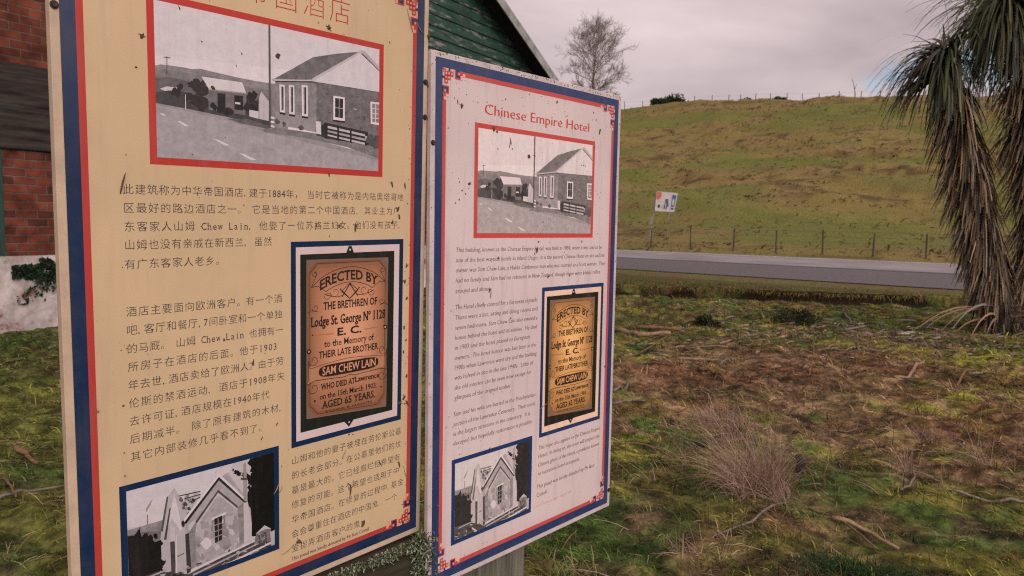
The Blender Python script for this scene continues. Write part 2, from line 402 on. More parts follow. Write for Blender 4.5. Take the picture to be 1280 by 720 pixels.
m_iron = noisy('mossy_roof_iron', (.085, .085, .075), (.075, .085, .03), (1.6, 1.6, 1.6), .8, .3, 6, p0=.42, p1=.58)
m_glass = mat('dusty_window_glass', (.02, .03, .03), .15, .5)
m_gframe = noisy('dark_green_joinery', (.008, .028, .02), (.018, .05, .038), (6, 6, 3), .6, .3)
WX0, WX1, WZ0, WZ1 = -1.75, -.30, 1.05, 2.46           # window opening
bw = MB(); D = 13.5
for (a, b_, z0, z1) in ((S0, WX0, 1.05, Z_WB), (WX0, WX1, WZ1, Z_WB), (WX1, S1, 1.05, Z_WB)):
    bw.box(a, b_, 0, .3, z0, z1)
bw.box(S0, S0 + .3, .3, D, -.2, Z_WB); bw.box(S1 - .3, S1, .3, D, -.2, Z_WB); bw.box(S0 + .3, S1 - .3, D - .3, D, -.2, Z_WB)
bw.build('brick_wall', m_brick, hotel)
pw = MB(); pw.box(S0, S1, -.03, .28, -.25, 1.05); pw.build('whitewashed_base', m_plaster, hotel)
bm_ = MB(); bm_.box(WX0 - .4, 1.15, -.05, .1, 2.47, 3.60); bm_.build('timber_lintel', m_beam, hotel, bevel=.015)
win = MB()
for (a, b_, z0, z1) in ((WX0, WX0 + .12, WZ0, WZ1), (WX1 - .30, WX1, WZ0, WZ1), (WX0 + .12, WX1 - .30, WZ1 - .1, WZ1), (WX0 + .12, WX1 - .30, WZ0, WZ0 + .1), (WX0 + .12, WX1 - .30, 1.72, 1.79)):
    win.box(a, b_, -.02, .12, z0, z1)
wo = win.build('window', m_gframe, hotel)
pn = MB(); pn.box(WX0 + .12, WX1 - .30, .05, .06, WZ0 + .1, WZ1 - .1); pn.build('pane', m_glass, wo)
# weatherboards: each board a wedge, following the rake
wb = MB(); z = Z_WB; k = 0; BP = .255
while z < Z_AP - .1:
    z1 = min(z + BP, Z_AP - .08)
    def ext(zz): return max(S0, S_AP - (Z_AP - zz) / SL), min(S1, S_AP + (Z_AP - zz) / SL)
    a0, a1 = ext(z); b0, b1 = ext(z1)
    o0 = -.045; o1 = -.012
    v = [(a0, o0, z), (a1, o0, z), (b1, o1, z1), (b0, o1, z1), (a0, .05, z), (a1, .05, z), (b1, .05, z1), (b0, .05, z1)]
    b = len(wb.v); wb.v += v
    for f in ((0, 1, 2, 3), (4, 0, 3, 7), (1, 5, 6, 2), (0, 4, 5, 1), (3, 2, 6, 7), (5, 4, 7, 6)): wb.f.append(tuple(b + i for i in f)); wb.m.append(0)
    z = z1; k += 1
wb.build('weatherboard_gable', m_wb, hotel)
OV = .55                                                # overhang of the verge
rf = MB()
for sgn in (-1, 1):
    e = S_AP + sgn * (S1 - S_AP + .35); ze = roof_z(e)
    for (y0, y1, t0, t1, m) in ((-OV, D + .4, .03, .09, 0), (-OV + .06, D + .3, -.02, .03, 1)):
        b = len(rf.v)
        rf.v += [(S_AP, y0, Z_AP + t0), (e, y0, ze + t0), (e, y1, ze + t0), (S_AP, y1, Z_AP + t0), (S_AP, y0, Z_AP + t1), (e, y0, ze + t1), (e, y1, ze + t1), (S_AP, y1, Z_AP + t1)]
        for f in ((3, 2, 1, 0), (4, 5, 6, 7), (0, 1, 5, 4), (2, 3, 7, 6), (1, 2, 6, 5), (3, 0, 4, 7)): rf.f.append(tuple(b + i for i in f)); rf.m.append(m)
rf.build('roof', [m_iron, m_soffit], hotel)
bg = MB()
for sgn in (-1, 1):
    e = S_AP + sgn * (S1 - S_AP + .30); ze = roof_z(e)
    b = len(bg.v)
    bg.v += [(S_AP, -OV - .03, Z_AP - .20), (e, -OV - .03, ze - .20), (e, -OV - .03, ze + .075), (S_AP, -OV - .03, Z_AP + .075), (S_AP, -OV + .0, Z_AP - .20), (e, -OV + .0, ze - .20), (e, -OV + .0, ze + .075), (S_AP, -OV + .0, Z_AP + .075)]
    for f in ((0, 1, 2, 3), (5, 4, 7, 6), (1, 0, 4, 5), (3, 2, 6, 7), (1, 5, 6, 2), (4, 0, 3, 7)): bg.f.append(tuple(b + i for i in f)); bg.m.append(0)
bg.build('barge_board', m_barge, hotel)

# ------------------------------------------------------------------ blade builder
def blades(base, direc, length, width, col, droop=.6, seg=2, tipw=.15, curl=None):
    """strap leaves: base (N,3), unit direc (N,3), length, width (N,), col (N,3); each bends towards the ground"""
    n = len(base); P = np.array(base, float); Dv = np.array(direc, float); L = np.asarray(length)[:, None]
    droop = np.broadcast_to(np.asarray(droop, float), (n,))[:, None]
    side = np.cross(Dv, np.tile([0, 0, 1.], (n, 1))); bad = np.linalg.norm(side, axis=1) < .05
    side[bad] = [1, 0, 0]; th = RNG.random(n) * math.pi
    side /= np.linalg.norm(side, axis=1)[:, None]
    up = np.cross(side, Dv); side = side * np.cos(th * .35)[:, None] + up * np.sin(th * .35)[:, None]
    rows = []; W = np.asarray(width)[:, None]
    for k in range(seg + 1):
        f = k / seg
        ww = W * (1 - f * (1 - tipw)) * (.7 if k == 0 else 1) * .5
        rows.append(P - side * ww); rows.append(P + side * ww)
        Dv = Dv + np.array([0, 0, -1.]) * droop / seg
        Dv /= np.linalg.norm(Dv, axis=1)[:, None]
        P = P + Dv * L / seg
    V = np.stack(rows, 1); m = 2 * (seg + 1)
    t = []
    for k in range(seg): t += [[2 * k, 2 * k + 1, 2 * k + 2], [2 * k + 1, 2 * k + 3, 2 * k + 2]]
    T = np.array(t)[None] + (np.arange(n) * m)[:, None, None]
    C = np.repeat(np.asarray(col)[:, None, :], m, 1)
    return V.reshape(-1, 3), T.reshape(-1, 3), C.reshape(-1, 3)
def merge(parts):
    v = []; t = []; c = []; o = 0
    for a, b, d in parts: v.append(a); t.append(b + o); c.append(d); o += len(a)
    return np.concatenate(v), np.concatenate(t), np.concatenate(c)
def rand_dirs(n, up=(.1, 1.)):
    a = RNG.random(n) * 2 * math.pi; z = up[0] + (up[1] - up[0]) * RNG.random(n); r = np.sqrt(np.clip(1 - z * z, 0, 1))
    return np.stack([np.cos(a) * r, np.sin(a) * r, z], 1)
m_leaf = leafy('grass_blades', .7, .15, .3)

# short moss and turf over the whole foreground
n_b = 330000
ang = np.radians(-52 + 100 * RNG.random(n_b)); dist = 2.0 * (18.0 / 2.0) ** RNG.random(n_b)
bx, by = np.sin(ang) * dist, np.cos(ang) * dist
_, nn_ = to_sn(bx, by); wx = (bx - B0.x) * bn.x + (by - B0.y) * bn.y
keep = (nn_ < 18.4) & (wx > .1)
bx, by, dist = bx[keep], by[keep], dist[keep]; n_b = len(bx)
bz = terrain(bx, by) - .004
cc = patch_color(bx + RNG.normal(0, .03, n_b), by + RNG.normal(0, .03, n_b)) * (.70 + 1.2 * RNG.random((n_b, 1))) * np.array([1, 1, 1.0])
sc = np.clip(dist / 5.5, .8, 2.6)
tuft = .5 + 1.1 * fbm(bx * 1.7 + 9, by * 1.7, 3) ** 1.5
L = (.016 + .040 * RNG.random(n_b) ** 1.8) * tuft * (.6 + .4 * sc); W = (.0022 + .0022 * RNG.random(n_b)) * sc
v, t, c = blades(np.stack([bx, by, bz], 1), rand_dirs(n_b, (.15, 1.)), L, W, cc, .5, 1, .25)
part1 = (v, t, c)
n_b = 330000
ang = np.radians(-52 + 100 * RNG.random(n_b)); dist = 2.0 * (18.0 / 2.0) ** RNG.random(n_b)
bx, by = np.sin(ang) * dist, np.cos(ang) * dist
nn_ = to_sn(bx, by)[1]; wx = (bx - B0.x) * bn.x + (by - B0.y) * bn.y
keep = (nn_ < 18.4) & (wx > .1) & (fbm(bx * 5 + 13, by * 5 + 2, 3, .6) + .35 * RNG.random(n_b) > .58)
bx, by, dist = bx[keep], by[keep], dist[keep]; n_b = len(bx)
cc = patch_color(bx, by) * (.40 + 2.0 * RNG.random((n_b, 1)) ** 1.5) * np.array([1.05, 1.05, 1.0])
sc = np.clip(dist / 5.5, .8, 2.2); tuft = .5 + 1.2 * fbm(bx * 2.7 + 19, by * 2.7, 3)
v, t, c = blades(np.stack([bx, by, terrain(bx, by) - .004], 1), rand_dirs(n_b, (.25, 1.)), (.030 + .060 * RNG.random(n_b) ** 1.6) * tuft * (.7 + .3 * sc), (.0050 + .0060 * RNG.random(n_b)) * sc, cc, 1.0, 2, .25)
v, t, c = merge([part1, (v, t, c)])
tag(link('turf_moss', arrays_mesh('turf_moss', v, t, m_leaf, c)), 'short mossy turf and dead grass covering the ground in front of the road', 'turf', kind='stuff')
# loose dead stalks lying across it
n_s = 15000
ang = np.radians(-50 + 98 * RNG.random(n_s)); dist = 2.2 * (16.5 / 2.2) ** RNG.random(n_s)
bx, by = np.sin(ang) * dist, np.cos(ang) * dist
_, nn_ = to_sn(bx, by); wx = (bx - B0.x) * bn.x + (by - B0.y) * bn.y
keep = (nn_ < lip_n(_) - .3) & (wx > .1) & (RNG.random(n_s) < .25 + .9 * sstep(.45, .6, fbm(bx * 1.1 + 50, by * 1.1 + 3, 3)))
bx, by, dist = bx[keep], by[keep], dist[keep]; n_s = len(bx)
pal = np.array([[.26, .17, .10], [.17, .085, .05], [.09, .045, .028], [.36, .28, .20], [.06, .045, .035]])
cc = pal[RNG.integers(0, 5, n_s)] * (.7 + .6 * RNG.random((n_s, 1)))
v, t, c = blades(np.stack([bx, by, terrain(bx, by) + .012], 1), rand_dirs(n_s, (.0, .5)), (.05 + .20 * RNG.random(n_s)) * np.clip(dist / 6, 1, 1.6), .0040 * np.clip(dist / 4.5, 1, 3), cc, .55, 3, .4)
tag(link('dead_stalks', arrays_mesh('dead_stalks', v, t, m_leaf, c)), 'loose tan dead stalks lying over the mossy ground', 'dead grass', kind='stuff')
# tangled dead weed stems standing and sprawling in the band of dead growth
n_w = 15000
wxs = -.8 + 11.5 * RNG.random(n_w); wys = 4.2 + 9.5 * RNG.random(n_w); ws_, wn_ = to_sn(wxs, wys)
keep = (fbm(wxs * .5 + 70, wys * .9 + 20, 3) + .22 * fbm(wxs * 2.1 + 4, wys * 2.1, 3) + .06 * RNG.random(n_w) > .60) & (wn_ < lip_n(ws_) - .4)
wxs, wys = wxs[keep], wys[keep]; n_w = len(wxs)
cc = np.array([[.15, .070, .042], [.11, .052, .034], [.20, .12, .075], [.07, .036, .025], [.24, .165, .11]])[RNG.integers(0, 5, n_w)] * (.6 + .8 * RNG.random((n_w, 1)))
v, t, c = blades(np.stack([wxs, wys, terrain(wxs, wys)], 1), rand_dirs(n_w, (.1, 1.)), .06 + .15 * RNG.random(n_w), .0045 + .004 * RNG.random(n_w), cc, .8, 4, .4)
tag(link('dead_weeds', arrays_mesh('dead_weeds', v, t, m_leaf, c)), 'reddish brown tangle of dead weeds on the ground beyond the tall tan clump', 'dead weeds', kind='stuff')
n_f = 9000
fs = -16 + 20 * RNG.random(n_f); fn_ = lip_n(fs) + (fbm(fs * .9, fs * 0 + 3, 3) - .5) * .5 + .02 + np.abs(RNG.normal(0, .16, n_f)); fx, fy = to_xy(fs, fn_)
fc = np.array([[.22, .145, .04], [.19, .165, .035], [.12, .125, .03], [.28, .18, .075]])[RNG.integers(0, 4, n_f)] * (.6 + .7 * RNG.random((n_f, 1)))
fd = rand_dirs(n_f, (.1, .8)); fd[:, 0] -= EN[0] * .5; fd[:, 1] -= EN[1] * .5; fd /= np.linalg.norm(fd, axis=1)[:, None]
v, t, c = blades(np.stack([fx, fy, terrain(fx, fy) - .01], 1), fd, .07 + .12 * RNG.random(n_f), .010 + .010 * RNG.random(n_f), fc, 1.6, 3, .3)
tag(link('bank_grass', arrays_mesh('bank_grass', v, t, m_leaf, c)), 'yellowed grass fringe hanging over the broken edge of the bank below the road', 'bank grass', kind='stuff')
# rough grass on the hillside
n_h = 42000
hs = -75 + 95 * RNG.random(n_h); hn = N_FAR + 1.2 + (N_RIDGE + 1 - N_FAR - 1.2) * RNG.random(n_h) ** 1.25
hx, hy = to_xy(hs, hn); dens = fbm(hs * .16 + 60, hn * .75, 4, .65)
keep = RNG.random(n_h) < .25 + .9 * sstep(.42, .6, dens); hx, hy, hs, hn = hx[keep], hy[keep], hs[keep], hn[keep]; n_h = len(hx)
cc = patch_color(hx, hy) * (.7 + .6 * RNG.random((n_h, 1)))
v, t, c = blades(np.stack([hx, hy, terrain(hx, hy) - .03], 1), rand_dirs(n_h, (.2, .9)), .15 + .35 * RNG.random(n_h), .05 + .06 * RNG.random(n_h), cc, .8, 2, .3)
tag(link('hill_grass', arrays_mesh('hill_grass', v, t, m_leaf, c)), 'rough tussock grass growing over the hillside beyond the road', 'hill grass', kind='stuff')

n_t = 2200; per = 9
ts = -75 + 95 * RNG.random(n_t); tn = N_FAR + 2 + (N_RIDGE - 4 - N_FAR) * RNG.random(n_t) ** 1.15
band = fbm(ts * .055 + 4, tn * .16 + 2, 4, .6); keep = band + .16 * RNG.random(n_t) > .55
ts, tn = ts[keep], tn[keep]; n_t = len(ts)
tp = np.array([[.15, .095, .055], [.100, .075, .036], [.19, .135, .075], [.080, .064, .030], [.085, .095, .028]])[RNG.integers(0, 5, n_t)] * (.7 + .6 * RNG.random((n_t, 1)))
rx_ = .15 + .55 * RNG.random(n_t)
k_ = np.repeat(np.arange(n_t), per); qs = ts[k_] + RNG.normal(0, 1, n_t * per) * rx_[k_]; qn = tn[k_] + RNG.normal(0, .12, n_t * per)
qx, qy = to_xy(qs, qn)
v, t, c = blades(np.stack([qx, qy, terrain(qx, qy) - .03], 1), rand_dirs(n_t * per, (.2, .9)), .18 + .30 * RNG.random(n_t * per), .08 + .07 * RNG.random(n_t * per), tp[k_] * (.75 + .5 * RNG.random((n_t * per, 1))), .9, 2, .3)
tag(link('hill_tussocks', arrays_mesh('hill_tussocks', v, t, m_leaf, c)), 'brown and tan tussocks in drifts across the middle of the hillside', 'tussocks', kind='stuff')

# ------------------------------------------------------------------ wire fences
m_post = noisy('fence_post_timber', (.035, .032, .026), (.085, .075, .06), (8, 8, 2), .9, .15)
m_wire = mat('fence_wire', (.12, .12, .12), .5, .5, .6)
def pt_on(px, n):
    d = unit(px, 300); t_ = n / (d[0] * EN[0] + d[1] * EN[1]); return d[0] * t_, d[1] * t_
def wire_fence(name, label, pos, h, r, wires, group=None, lean=.03):
    x0, y0 = pos[0]; root = empty(name, (x0, y0, tz(x0, y0))); tag(root, label, 'fence', group)
    tops = []
    for (x, y) in pos:
        z = tz(x, y); m = MB(); hh = h * (.9 + .2 * random.random()); dx, dy = random.uniform(-lean, lean), random.uniform(-lean, lean)
        m.tube([(x - x0, y - y0, z - .25 - tz(x0, y0)), (x - x0 + dx, y - y0 + dy, z + hh - tz(x0, y0))], [r, r * .85], 7)
        m.build('post', m_post, root); tops.append((x - x0, y - y0, z - tz(x0, y0)))
    for wz in wires:
        m = MB()
        m.tube([(a, b, c + wz * h) for a, b, c in tops], .006, 4); m.build('wire', m_wire, root)
fp = [pt_on(p, N_FAR + 1.7) for p in (700, 757, 814, 863.5, 917, 970.5, 1029, 1092, 1159, 1231, 1310)]
wire_fence('wire_fence', 'thin post and wire fence at the foot of the hill beside the road', fp, 1.12, .040, (.25, .5, .72, .93))
rp = []
for p in (620, 655, 690, 722, 752, 776, 798, 818, 840, 862, 883, 903, 919, 936, 955, 975, 995, 1015, 1040, 1066, 1090, 1116, 1146, 1180, 1216, 1256, 1300): rp.append(pt_on(p, N_RIDGE + .5))
wire_fence('wire_fence', 'distant row of small fence posts along the skyline of the hill', rp, 1.1, .05, (.45, .9), lean=.12)
sx, sy = pt_on(1059, N_RIDGE - 1)
snag = MB(); zz = tz(sx, sy)
snag.tube([(0, 0, -.3), (-.05, 0, .9), (-.22, 0, 1.7), (-.42, .1, 2.5)], [.07, .05, .035, .02], 6); snag.tube([(-.12, 0, 1.3), (.1, 0, 1.9)], [.03, .015], 5)
o = snag.build('dead_tree', m_post); o.location = (sx, sy, zz); tag(o, 'bare dead snag leaning on the skyline right of the fence posts', 'dead tree')

# small shrubs: clumps of leaf faces through a volume
def leaf_cloud(n, shape_fn, size, c0, c1, flat=.5):
    P = shape_fn(n); n = len(P)
    a = rand_dirs(n, (-.3, 1.)); b = np.cross(a, rand_dirs(n, (-1, 1))); b /= np.linalg.norm(b, axis=1)[:, None] + 1e-9
    s_ = size * (.6 + .8 * RNG.random((n, 1))); cr_ = np.cross(a, b)
    V = np.stack([P - b * s_ * .9, P + cr_ * s_ * .42, P + b * s_ * .9, P - cr_ * s_ * .42], 1)
    T = np.array([[0, 1, 2], [0, 2, 3]])[None] + (np.arange(n) * 4)[:, None, None]
    f = RNG.random((n, 1)); C = np.asarray(c0) * (1 - f) + np.asarray(c1) * f
    return V.reshape(-1, 3), T.reshape(-1, 3), np.repeat(C[:, None], 4, 1).reshape(-1, 3)
def lumpy(rx, ry, rz, lumps=9):
    ctr = [(random.uniform(-1, 1) * rx * .7, random.uniform(-1, 1) * ry * .7, random.uniform(.15, .75) * rz, random.uniform(.3, .6)) for _ in range(lumps)]
    def fn(n):
        k = RNG.integers(0, lumps, n); c_ = np.array(ctr)[k]
        d = rand_dirs(n, (-1, 1)) * (RNG.random((n, 1)) ** .45)
        p = c_[:, :3] + d * c_[:, 3:4] * np.array([rx, ry, rz]); return p[p[:, 2] > -.02]
    return fn
hx_, hy_ = pt_on(831, N_RIDGE + .5)
v, t, c = leaf_cloud(2600, lumpy(2.6, 1.2, 1.35, 12), .17, (.012, .028, .008), (.035, .06, .018))
bush = empty('hedge_bush', (hx_, hy_, tz(hx_, hy_))); tag(bush, 'dark green rounded bush alone on the skyline of the hill', 'bush')
link('foliage', arrays_mesh('foliage', v, t, m_leaf, c), bush)
for k_ in range(3): 
    st = MB(); st.tube([((k_ - 1) * .8, 0, -.2), ((k_ - 1) * .95, 0, .8)], .05, 5); st.build('stem', m_post, bush)
for px_, rr_, lab in ((923.5, .9, 'low scrubby green bush on the skyline beside a fence post'), (967, .75, 'smallest low bush just below the skyline fence')):
    ax, ay = pt_on(px_, N_RIDGE - 2); v, t, c = leaf_cloud(600, lumpy(rr_ * 1.3, rr_, rr_ * .8, 5), .13, (.02, .035, .01), (.05, .06, .02))
    o = link('low_bush', arrays_mesh('low_bush', v, t, m_leaf, c)); o.location = (ax, ay, tz(ax, ay)); tag(o, lab, 'bush')

# ------------------------------------------------------------------ bare tree on the ridge
def bare_tree(base, height, spread, label):
    rnd = random.Random(11)
    root = empty('bare_tree', base); tag(root, label, 'tree')
    trunk = MB(); br = MB()
    top = Vector((.25, 0, height))
    tp = [Vector((0, 0, -.4)), Vector((.05, 0, height * .25)), Vector((-.08, .05, height * .5)), Vector((.08, 0, height * .75)), top]
    trunk.tube(tp, [.30, .24, .18, .10, .02], 7)
    def at(f):
        f *= 4; i = min(3, int(f)); return tp[i].lerp(tp[i + 1], f - i)
    def grow(p, d, L, r, depth):
        pts = [p]; q_ = p.copy(); dd = d.copy(); n = 3 if depth < 3 else 2
        for k in range(n):
            dd = (dd + Vector((rnd.uniform(-.22, .22), rnd.uniform(-.22, .22), rnd.uniform(-.05, .20)))).normalized()
            q_ = q_ + dd * L / n; pts.append(q_.copy())
        br.tube(pts, [r * (1 - .55 * k / n) for k in range(n + 1)], 5 if depth < 2 else 3, cap=False)
        if depth >= 4: return
        kids = (8, 7, 6, 5)[depth]
        for k in range(kids):
            f = .25 + .75 * (k + rnd.random()) / kids; i = min(n - 1, int(f * n)); b = pts[i].lerp(pts[i + 1], f * n - i)
            ax = dd.cross(Vector((rnd.uniform(-1, 1), rnd.uniform(-1, 1), rnd.uniform(-1, 1)))).normalized()
            nd = (dd * .75 + ax * rnd.uniform(.5, .95) + Vector((0, 0, .12))).normalized()
            grow(b, nd, L * rnd.uniform(.42, .62), max(r * .5, .016), depth + 1)
    nb = 27
    for k in range(nb):
        f = .16 + .82 * k / nb; a = k * 2.4 + rnd.uniform(-.3, .3)
        env = math.sin(math.pi * min(1, (1.05 - f) * 1.05)) ** .7
        el = .25 + .65 * f
        d = Vector((math.cos(a) * math.cos(el), math.sin(a) * math.cos(el), math.sin(el)))
        grow(at(f), d, spread * (.35 + .65 * env) * rnd.uniform(.8, 1.05), .085 * (1.15 - f), 1)
    m_bark = noisy('bare_bark', (.105, .080, .070), (.17, .13, .118), (2, 2, 2), .9, .15)
    trunk.build('trunk', m_bark, root); br.build('crown', m_bark, root)
tx, ty = pt_on(737, N_RIDGE + 1)
bare_tree((tx, ty, tz(tx, ty)), 10.5, 4.9, 'leafless winter tree on the hilltop above the smaller white panel')

# ------------------------------------------------------------------ leaning notice across the road
def sign_far():
    x, y = pt_on(829, N_FAR + 3.2); z = tz(x, y)
    dv = Vector((x, y, 0)).normalized(); u = Vector((dv.y, -dv.x, 0)); dist_ = math.hypot(x, y); pxm = dist_ / 932.37 * math.cos(math.atan2(x, y)) 
    pxm = y / 932.37
    yaw = u; nrm = -dv
    Ms = Matrix.Identity(4)
    for i in range(3): Ms[i][0] = yaw[i]; Ms[i][1] = -nrm[i]; Ms[i][2] = (0, 0, 1)[i]; Ms[i][3] = (x, y, z)[i]
    root = empty('notice_sign', mat=Ms); tag(root, 'small white leaning notice on two crooked posts at the foot of the hill', 'sign')
    hz = (EYE - z) + 0
    def P(px, py): return ((px - 829) * pxm, EYE - z + (283.0 - py) * pxm)
    m_w = noisy('notice_white', (.34, .31, .31), (.46, .42, .42), (4, 4, 4), .5, .3)
    m_r = mat('notice_red', (.42, .10, .08), .5); m_b = mat('notice_blue', (.03, .085, .20), .5); m_g = mat('notice_green', (.05, .10, .07), .5); m_k = mat('notice_dark', (.05, .04, .04), .6); m_y = mat('notice_tan', (.45, .28, .20), .6)
    fn = lambda a, b, h: (a, -h, b)
    bd_ = MB(); bd_.prism([P(817.5, 264.0), P(841, 265.2), P(844.8, 241.8), P(819, 239.6)], 0, .03, fn); bd_.build('board', m_w, root)
    def pr(name, pts, m, h=.004): a = MB(); a.prism([P(*p) for p in pts], .03 + h * .5, .03 + h, fn); a.build(name, m, root)
    pr('printed_patch', [(818.6, 249.5), (822, 249.8), (825.2, 246), (825.4, 240.6), (819.6, 240.2)], m_r)
    pr('printed_strip', [(836.6, 262.3), (840.2, 262.6), (843.3, 244.3), (838.3, 244)], m_b)
    pr('printed_mark', [(838.2, 256.5), (840.4, 256.8), (841, 249.6), (838.8, 249.3)], m_w, .007)
    pr('printed_mark', [(836.9, 259.6), (840.5, 259.9), (840.6, 258.9), (837.1, 258.6)], m_w, .007)
    for (x0, x1, y0, y1, m) in ((829.5, 833.5, 249, 255, m_g), (831, 834, 255, 258.5, m_b), (820.5, 823.5, 256, 260, m_k), (825.5, 827, 255.5, 261, m_y), (828, 829.5, 256, 261.5, m_k), (821, 830, 252.6, 253.4, m_y), (830.5, 832, 258, 261.5, m_k)):
        pr('printed_figure', [(x0, y1), (x1, y1), (x1 + .3, y0), (x0 + .3, y0)], m)
    m_pale = noisy('notice_post_paint', (.12, .105, .09), (.24, .215, .19), (4, 4, 2), .8, .2)
    def leg(a, b, r):
        m = MB(); A = P(*a); Bq = P(*b); m.tube([(A[0], .03, A[1]), (Bq[0], .06, min(Bq[1], -.1))], [r, r * 1.2], 7); m.build('post', m_pale, root)
    leg((819, 240), (812, 285), .038); leg((836, 245), (833.2, 288), .024)
    gb = MB(); gb.prism([P(811.5, 280.5), P(814.5, 281.2), P(817, 271.5), P(813.2, 270.5)], .05, .085, fn); gb.build('brace_plate', m_pale, root)
sign_far()

# ------------------------------------------------------------------ cabbage tree with its skirt of dead leaves
def curve_pts(ctrl, k=24):
    ctrl = [Vector(c_) for c_ in ctrl]; n = len(ctrl) - 1; o = []
    for i in range(k + 1):
        f = i / k * n; j = min(n - 1, int(f)); f -= j
        p0, p1, p2, p3 = ctrl[max(j - 1, 0)], ctrl[j], ctrl[j + 1], ctrl[min(j + 2, n)]
        o.append(.5 * ((2 * p1) + (p2 - p0) * f + (2 * p0 - 5 * p1 + 4 * p2 - p3) * f * f + (3 * p1 - p0 - 3 * p2 + p3) * f ** 3))
    return o
def px3(px, py, Y):
    d = unit(px, py); return Vector((d[0] / d[1] * Y, Y, EYE + d[2] / d[1] * Y))
m_ptrunk = noisy('cabbage_tree_bark', (.045, .035, .026), (.12, .095, .07), (9, 9, 3), .95, .1, 7, bump=.8)
m_frond = leafy('strap_leaves', .45, .35, .22); m_dead = leafy('dead_strap_leaves', .8, .15, .15)
tb = px3(1252, 414, 11.3); tb.z = tz(tb.x, tb.y)
ctree = empty('cabbage_tree', tb); tag(ctree, 'shaggy cabbage tree with two green heads and a long skirt of dead leaves', 'tree')
green = np.array([[.018, .026, .010], [.034, .042, .015], [.066, .074, .026], [.115, .112, .042], [.010, .014, .007], [.13, .100, .050]])
dead = np.array([[.165, .122, .083], [.090, .068, .049], [.24, .180, .120], [.036, .029, .022], [.27, .180, .098], [.165, .145, .120], [.020, .016, .012]])
def head(path, wind, n_green, n_dead, L0, skirt_w, skirt_from=0.0, up_rng=(-.45, 1.), droop=1.0):
    P = curve_pts(path); m = MB(); m.tube([p - tb for p in P], [.19 - .09 * i / 24 for i in range(25)], 9); m.build('trunk', m_ptrunk, ctree, smooth=True)
    top = np.array(P[-1] - tb)
    # crown
    n = n_green; nc = max(8, n // 14); cd_ = rand_dirs(nc, up_rng); ci = RNG.integers(0, nc, n); d = cd_[ci] + RNG.normal(0, .16, (n, 3)); tint = (.55 + .9 * RNG.random((nc, 1)))[ci]; d += np.array(wind)[None] * (.6 + .6 * RNG.random((n, 1))); d /= np.linalg.norm(d, axis=1)[:, None]
    base = top[None] + np.stack([RNG.normal(0, .05, n), RNG.normal(0, .05, n), -.45 * RNG.random(n) ** 1.3], 1)
    dr = droop + 1.7 * (1 - d[:, 2]) * RNG.random(n) + .5 * RNG.random(n)
    v, t, c = blades(base, d, L0 * (.7 + .5 * RNG.random(n)),      .040 + .036 * RNG.random(n), green[RNG.choice(6, n, p=[.25, .25, .20, .12, .12, .06])] * (.7 + .6 * RNG.random((n, 1))) * tint, dr, 7, .12)
    link('crown', arrays_mesh('crown', v, t, m_frond, c), ctree)
    # skirt, layer on layer of hanging dead leaves down the stem
    n = n_dead; f = skirt_from + (1 - skirt_from) * RNG.random(n) ** .85
    i = np.minimum(23, (f * 24).astype(int)); PP = np.array([p - tb for p in P]); base = PP[i] + (PP[i + 1] - PP[i]) * (f * 24 - i)[:, None]
    nc = n // 3; ci = RNG.integers(0, nc, n); f = np.clip((skirt_from + (.90 - skirt_from) * RNG.random(nc) ** .85)[ci] + RNG.normal(0, .012, n), 0, .999); i = np.minimum(23, (f * 24).astype(int)); base = PP[i] + (PP[i + 1] - PP[i]) * (f * 24 - i)[:, None]
    a = (RNG.random(nc) * 2 * math.pi)[ci] + RNG.normal(0, .22, n); o_ = np.stack([np.cos(a), np.sin(a), 0 * a], 1); tint = (.65 + .7 * RNG.random((nc, 1)))[ci]
    wid = np.interp(f, [0, .25, .6, .85, 1], skirt_w)
    base = base + o_ * .10 + np.array([0, 0, -.06])
    d = o_ * (.22 + .65 * RNG.random((n, 1))) * (wid / .42)[:, None] + np.stack([RNG.normal(0, .12, n), RNG.normal(0, .12, n), -.35 - .6 * RNG.random(n)], 1) + np.array(wind)[None] * .15
    d /= np.linalg.norm(d, axis=1)[:, None]
    ll = (.42 + .42 * RNG.random(n)) * np.interp(f, [0, .2, 1], [.6, .9, 1.05])
    v, t, c = blades(base, d, ll, .024 + .030 * RNG.random(n), dead[RNG.choice(7, n, p=[.17, .17, .15, .19, .12, .09, .11])] * (.65 + .7 * RNG.random((n, 1))) * tint, 1.1 + 1.0 * RNG.random(n), 5, .25)
    link('dead_leaf_skirt', arrays_mesh('dead_leaf_skirt', v, t, m_dead, c), ctree)
Yt = 11.3
head([tb + Vector((0, 0, -.2)), px3(1247, 350, Yt), px3(1234, 290, Yt), px3(1218, 220, Yt), px3(1203, 150, Yt - .1), px3(1184, 60, Yt - .2)], (-.78, -.10, .26), 260, 2100, 1.12, [.34, .34, .44, .44, .24], 0., (-.25, .75), 1.7)
head([tb + Vector((.25, .25, -.2)), px3(1290, 340, Yt + .3), px3(1302, 240, Yt + .3), px3(1288, 140, Yt + .1), px3(1258, -6, Yt - .1)], (-.50, -.30, .0), 760, 2000, 1.30, [.34, .45, .80, 1.2, 1.2], .12, (-.5, .7), 1.25)
n = 46     # long dead leaves that have slid down round the foot
a = RNG.random(n) * 2 * math.pi; o_ = np.stack([np.cos(a), np.sin(a), .55 + 0 * a], 1); o_ /= np.linalg.norm(o_, axis=1)[:, None]
v, t, c = blades(np.stack([np.cos(a) * .16, np.sin(a) * .16, .12 + .25 * RNG.random(n)], 1), o_, .6 + .7 * RNG.random(n), .035 + .025 * RNG.random(n), dead[RNG.choice([0, 2, 4, 5], n)] * (.8 + .7 * RNG.random((n, 1))), 1.3, 6, .3)
link('fallen_leaf_skirt', arrays_mesh('fallen_leaf_skirt', v, t, m_dead, c), ctree)
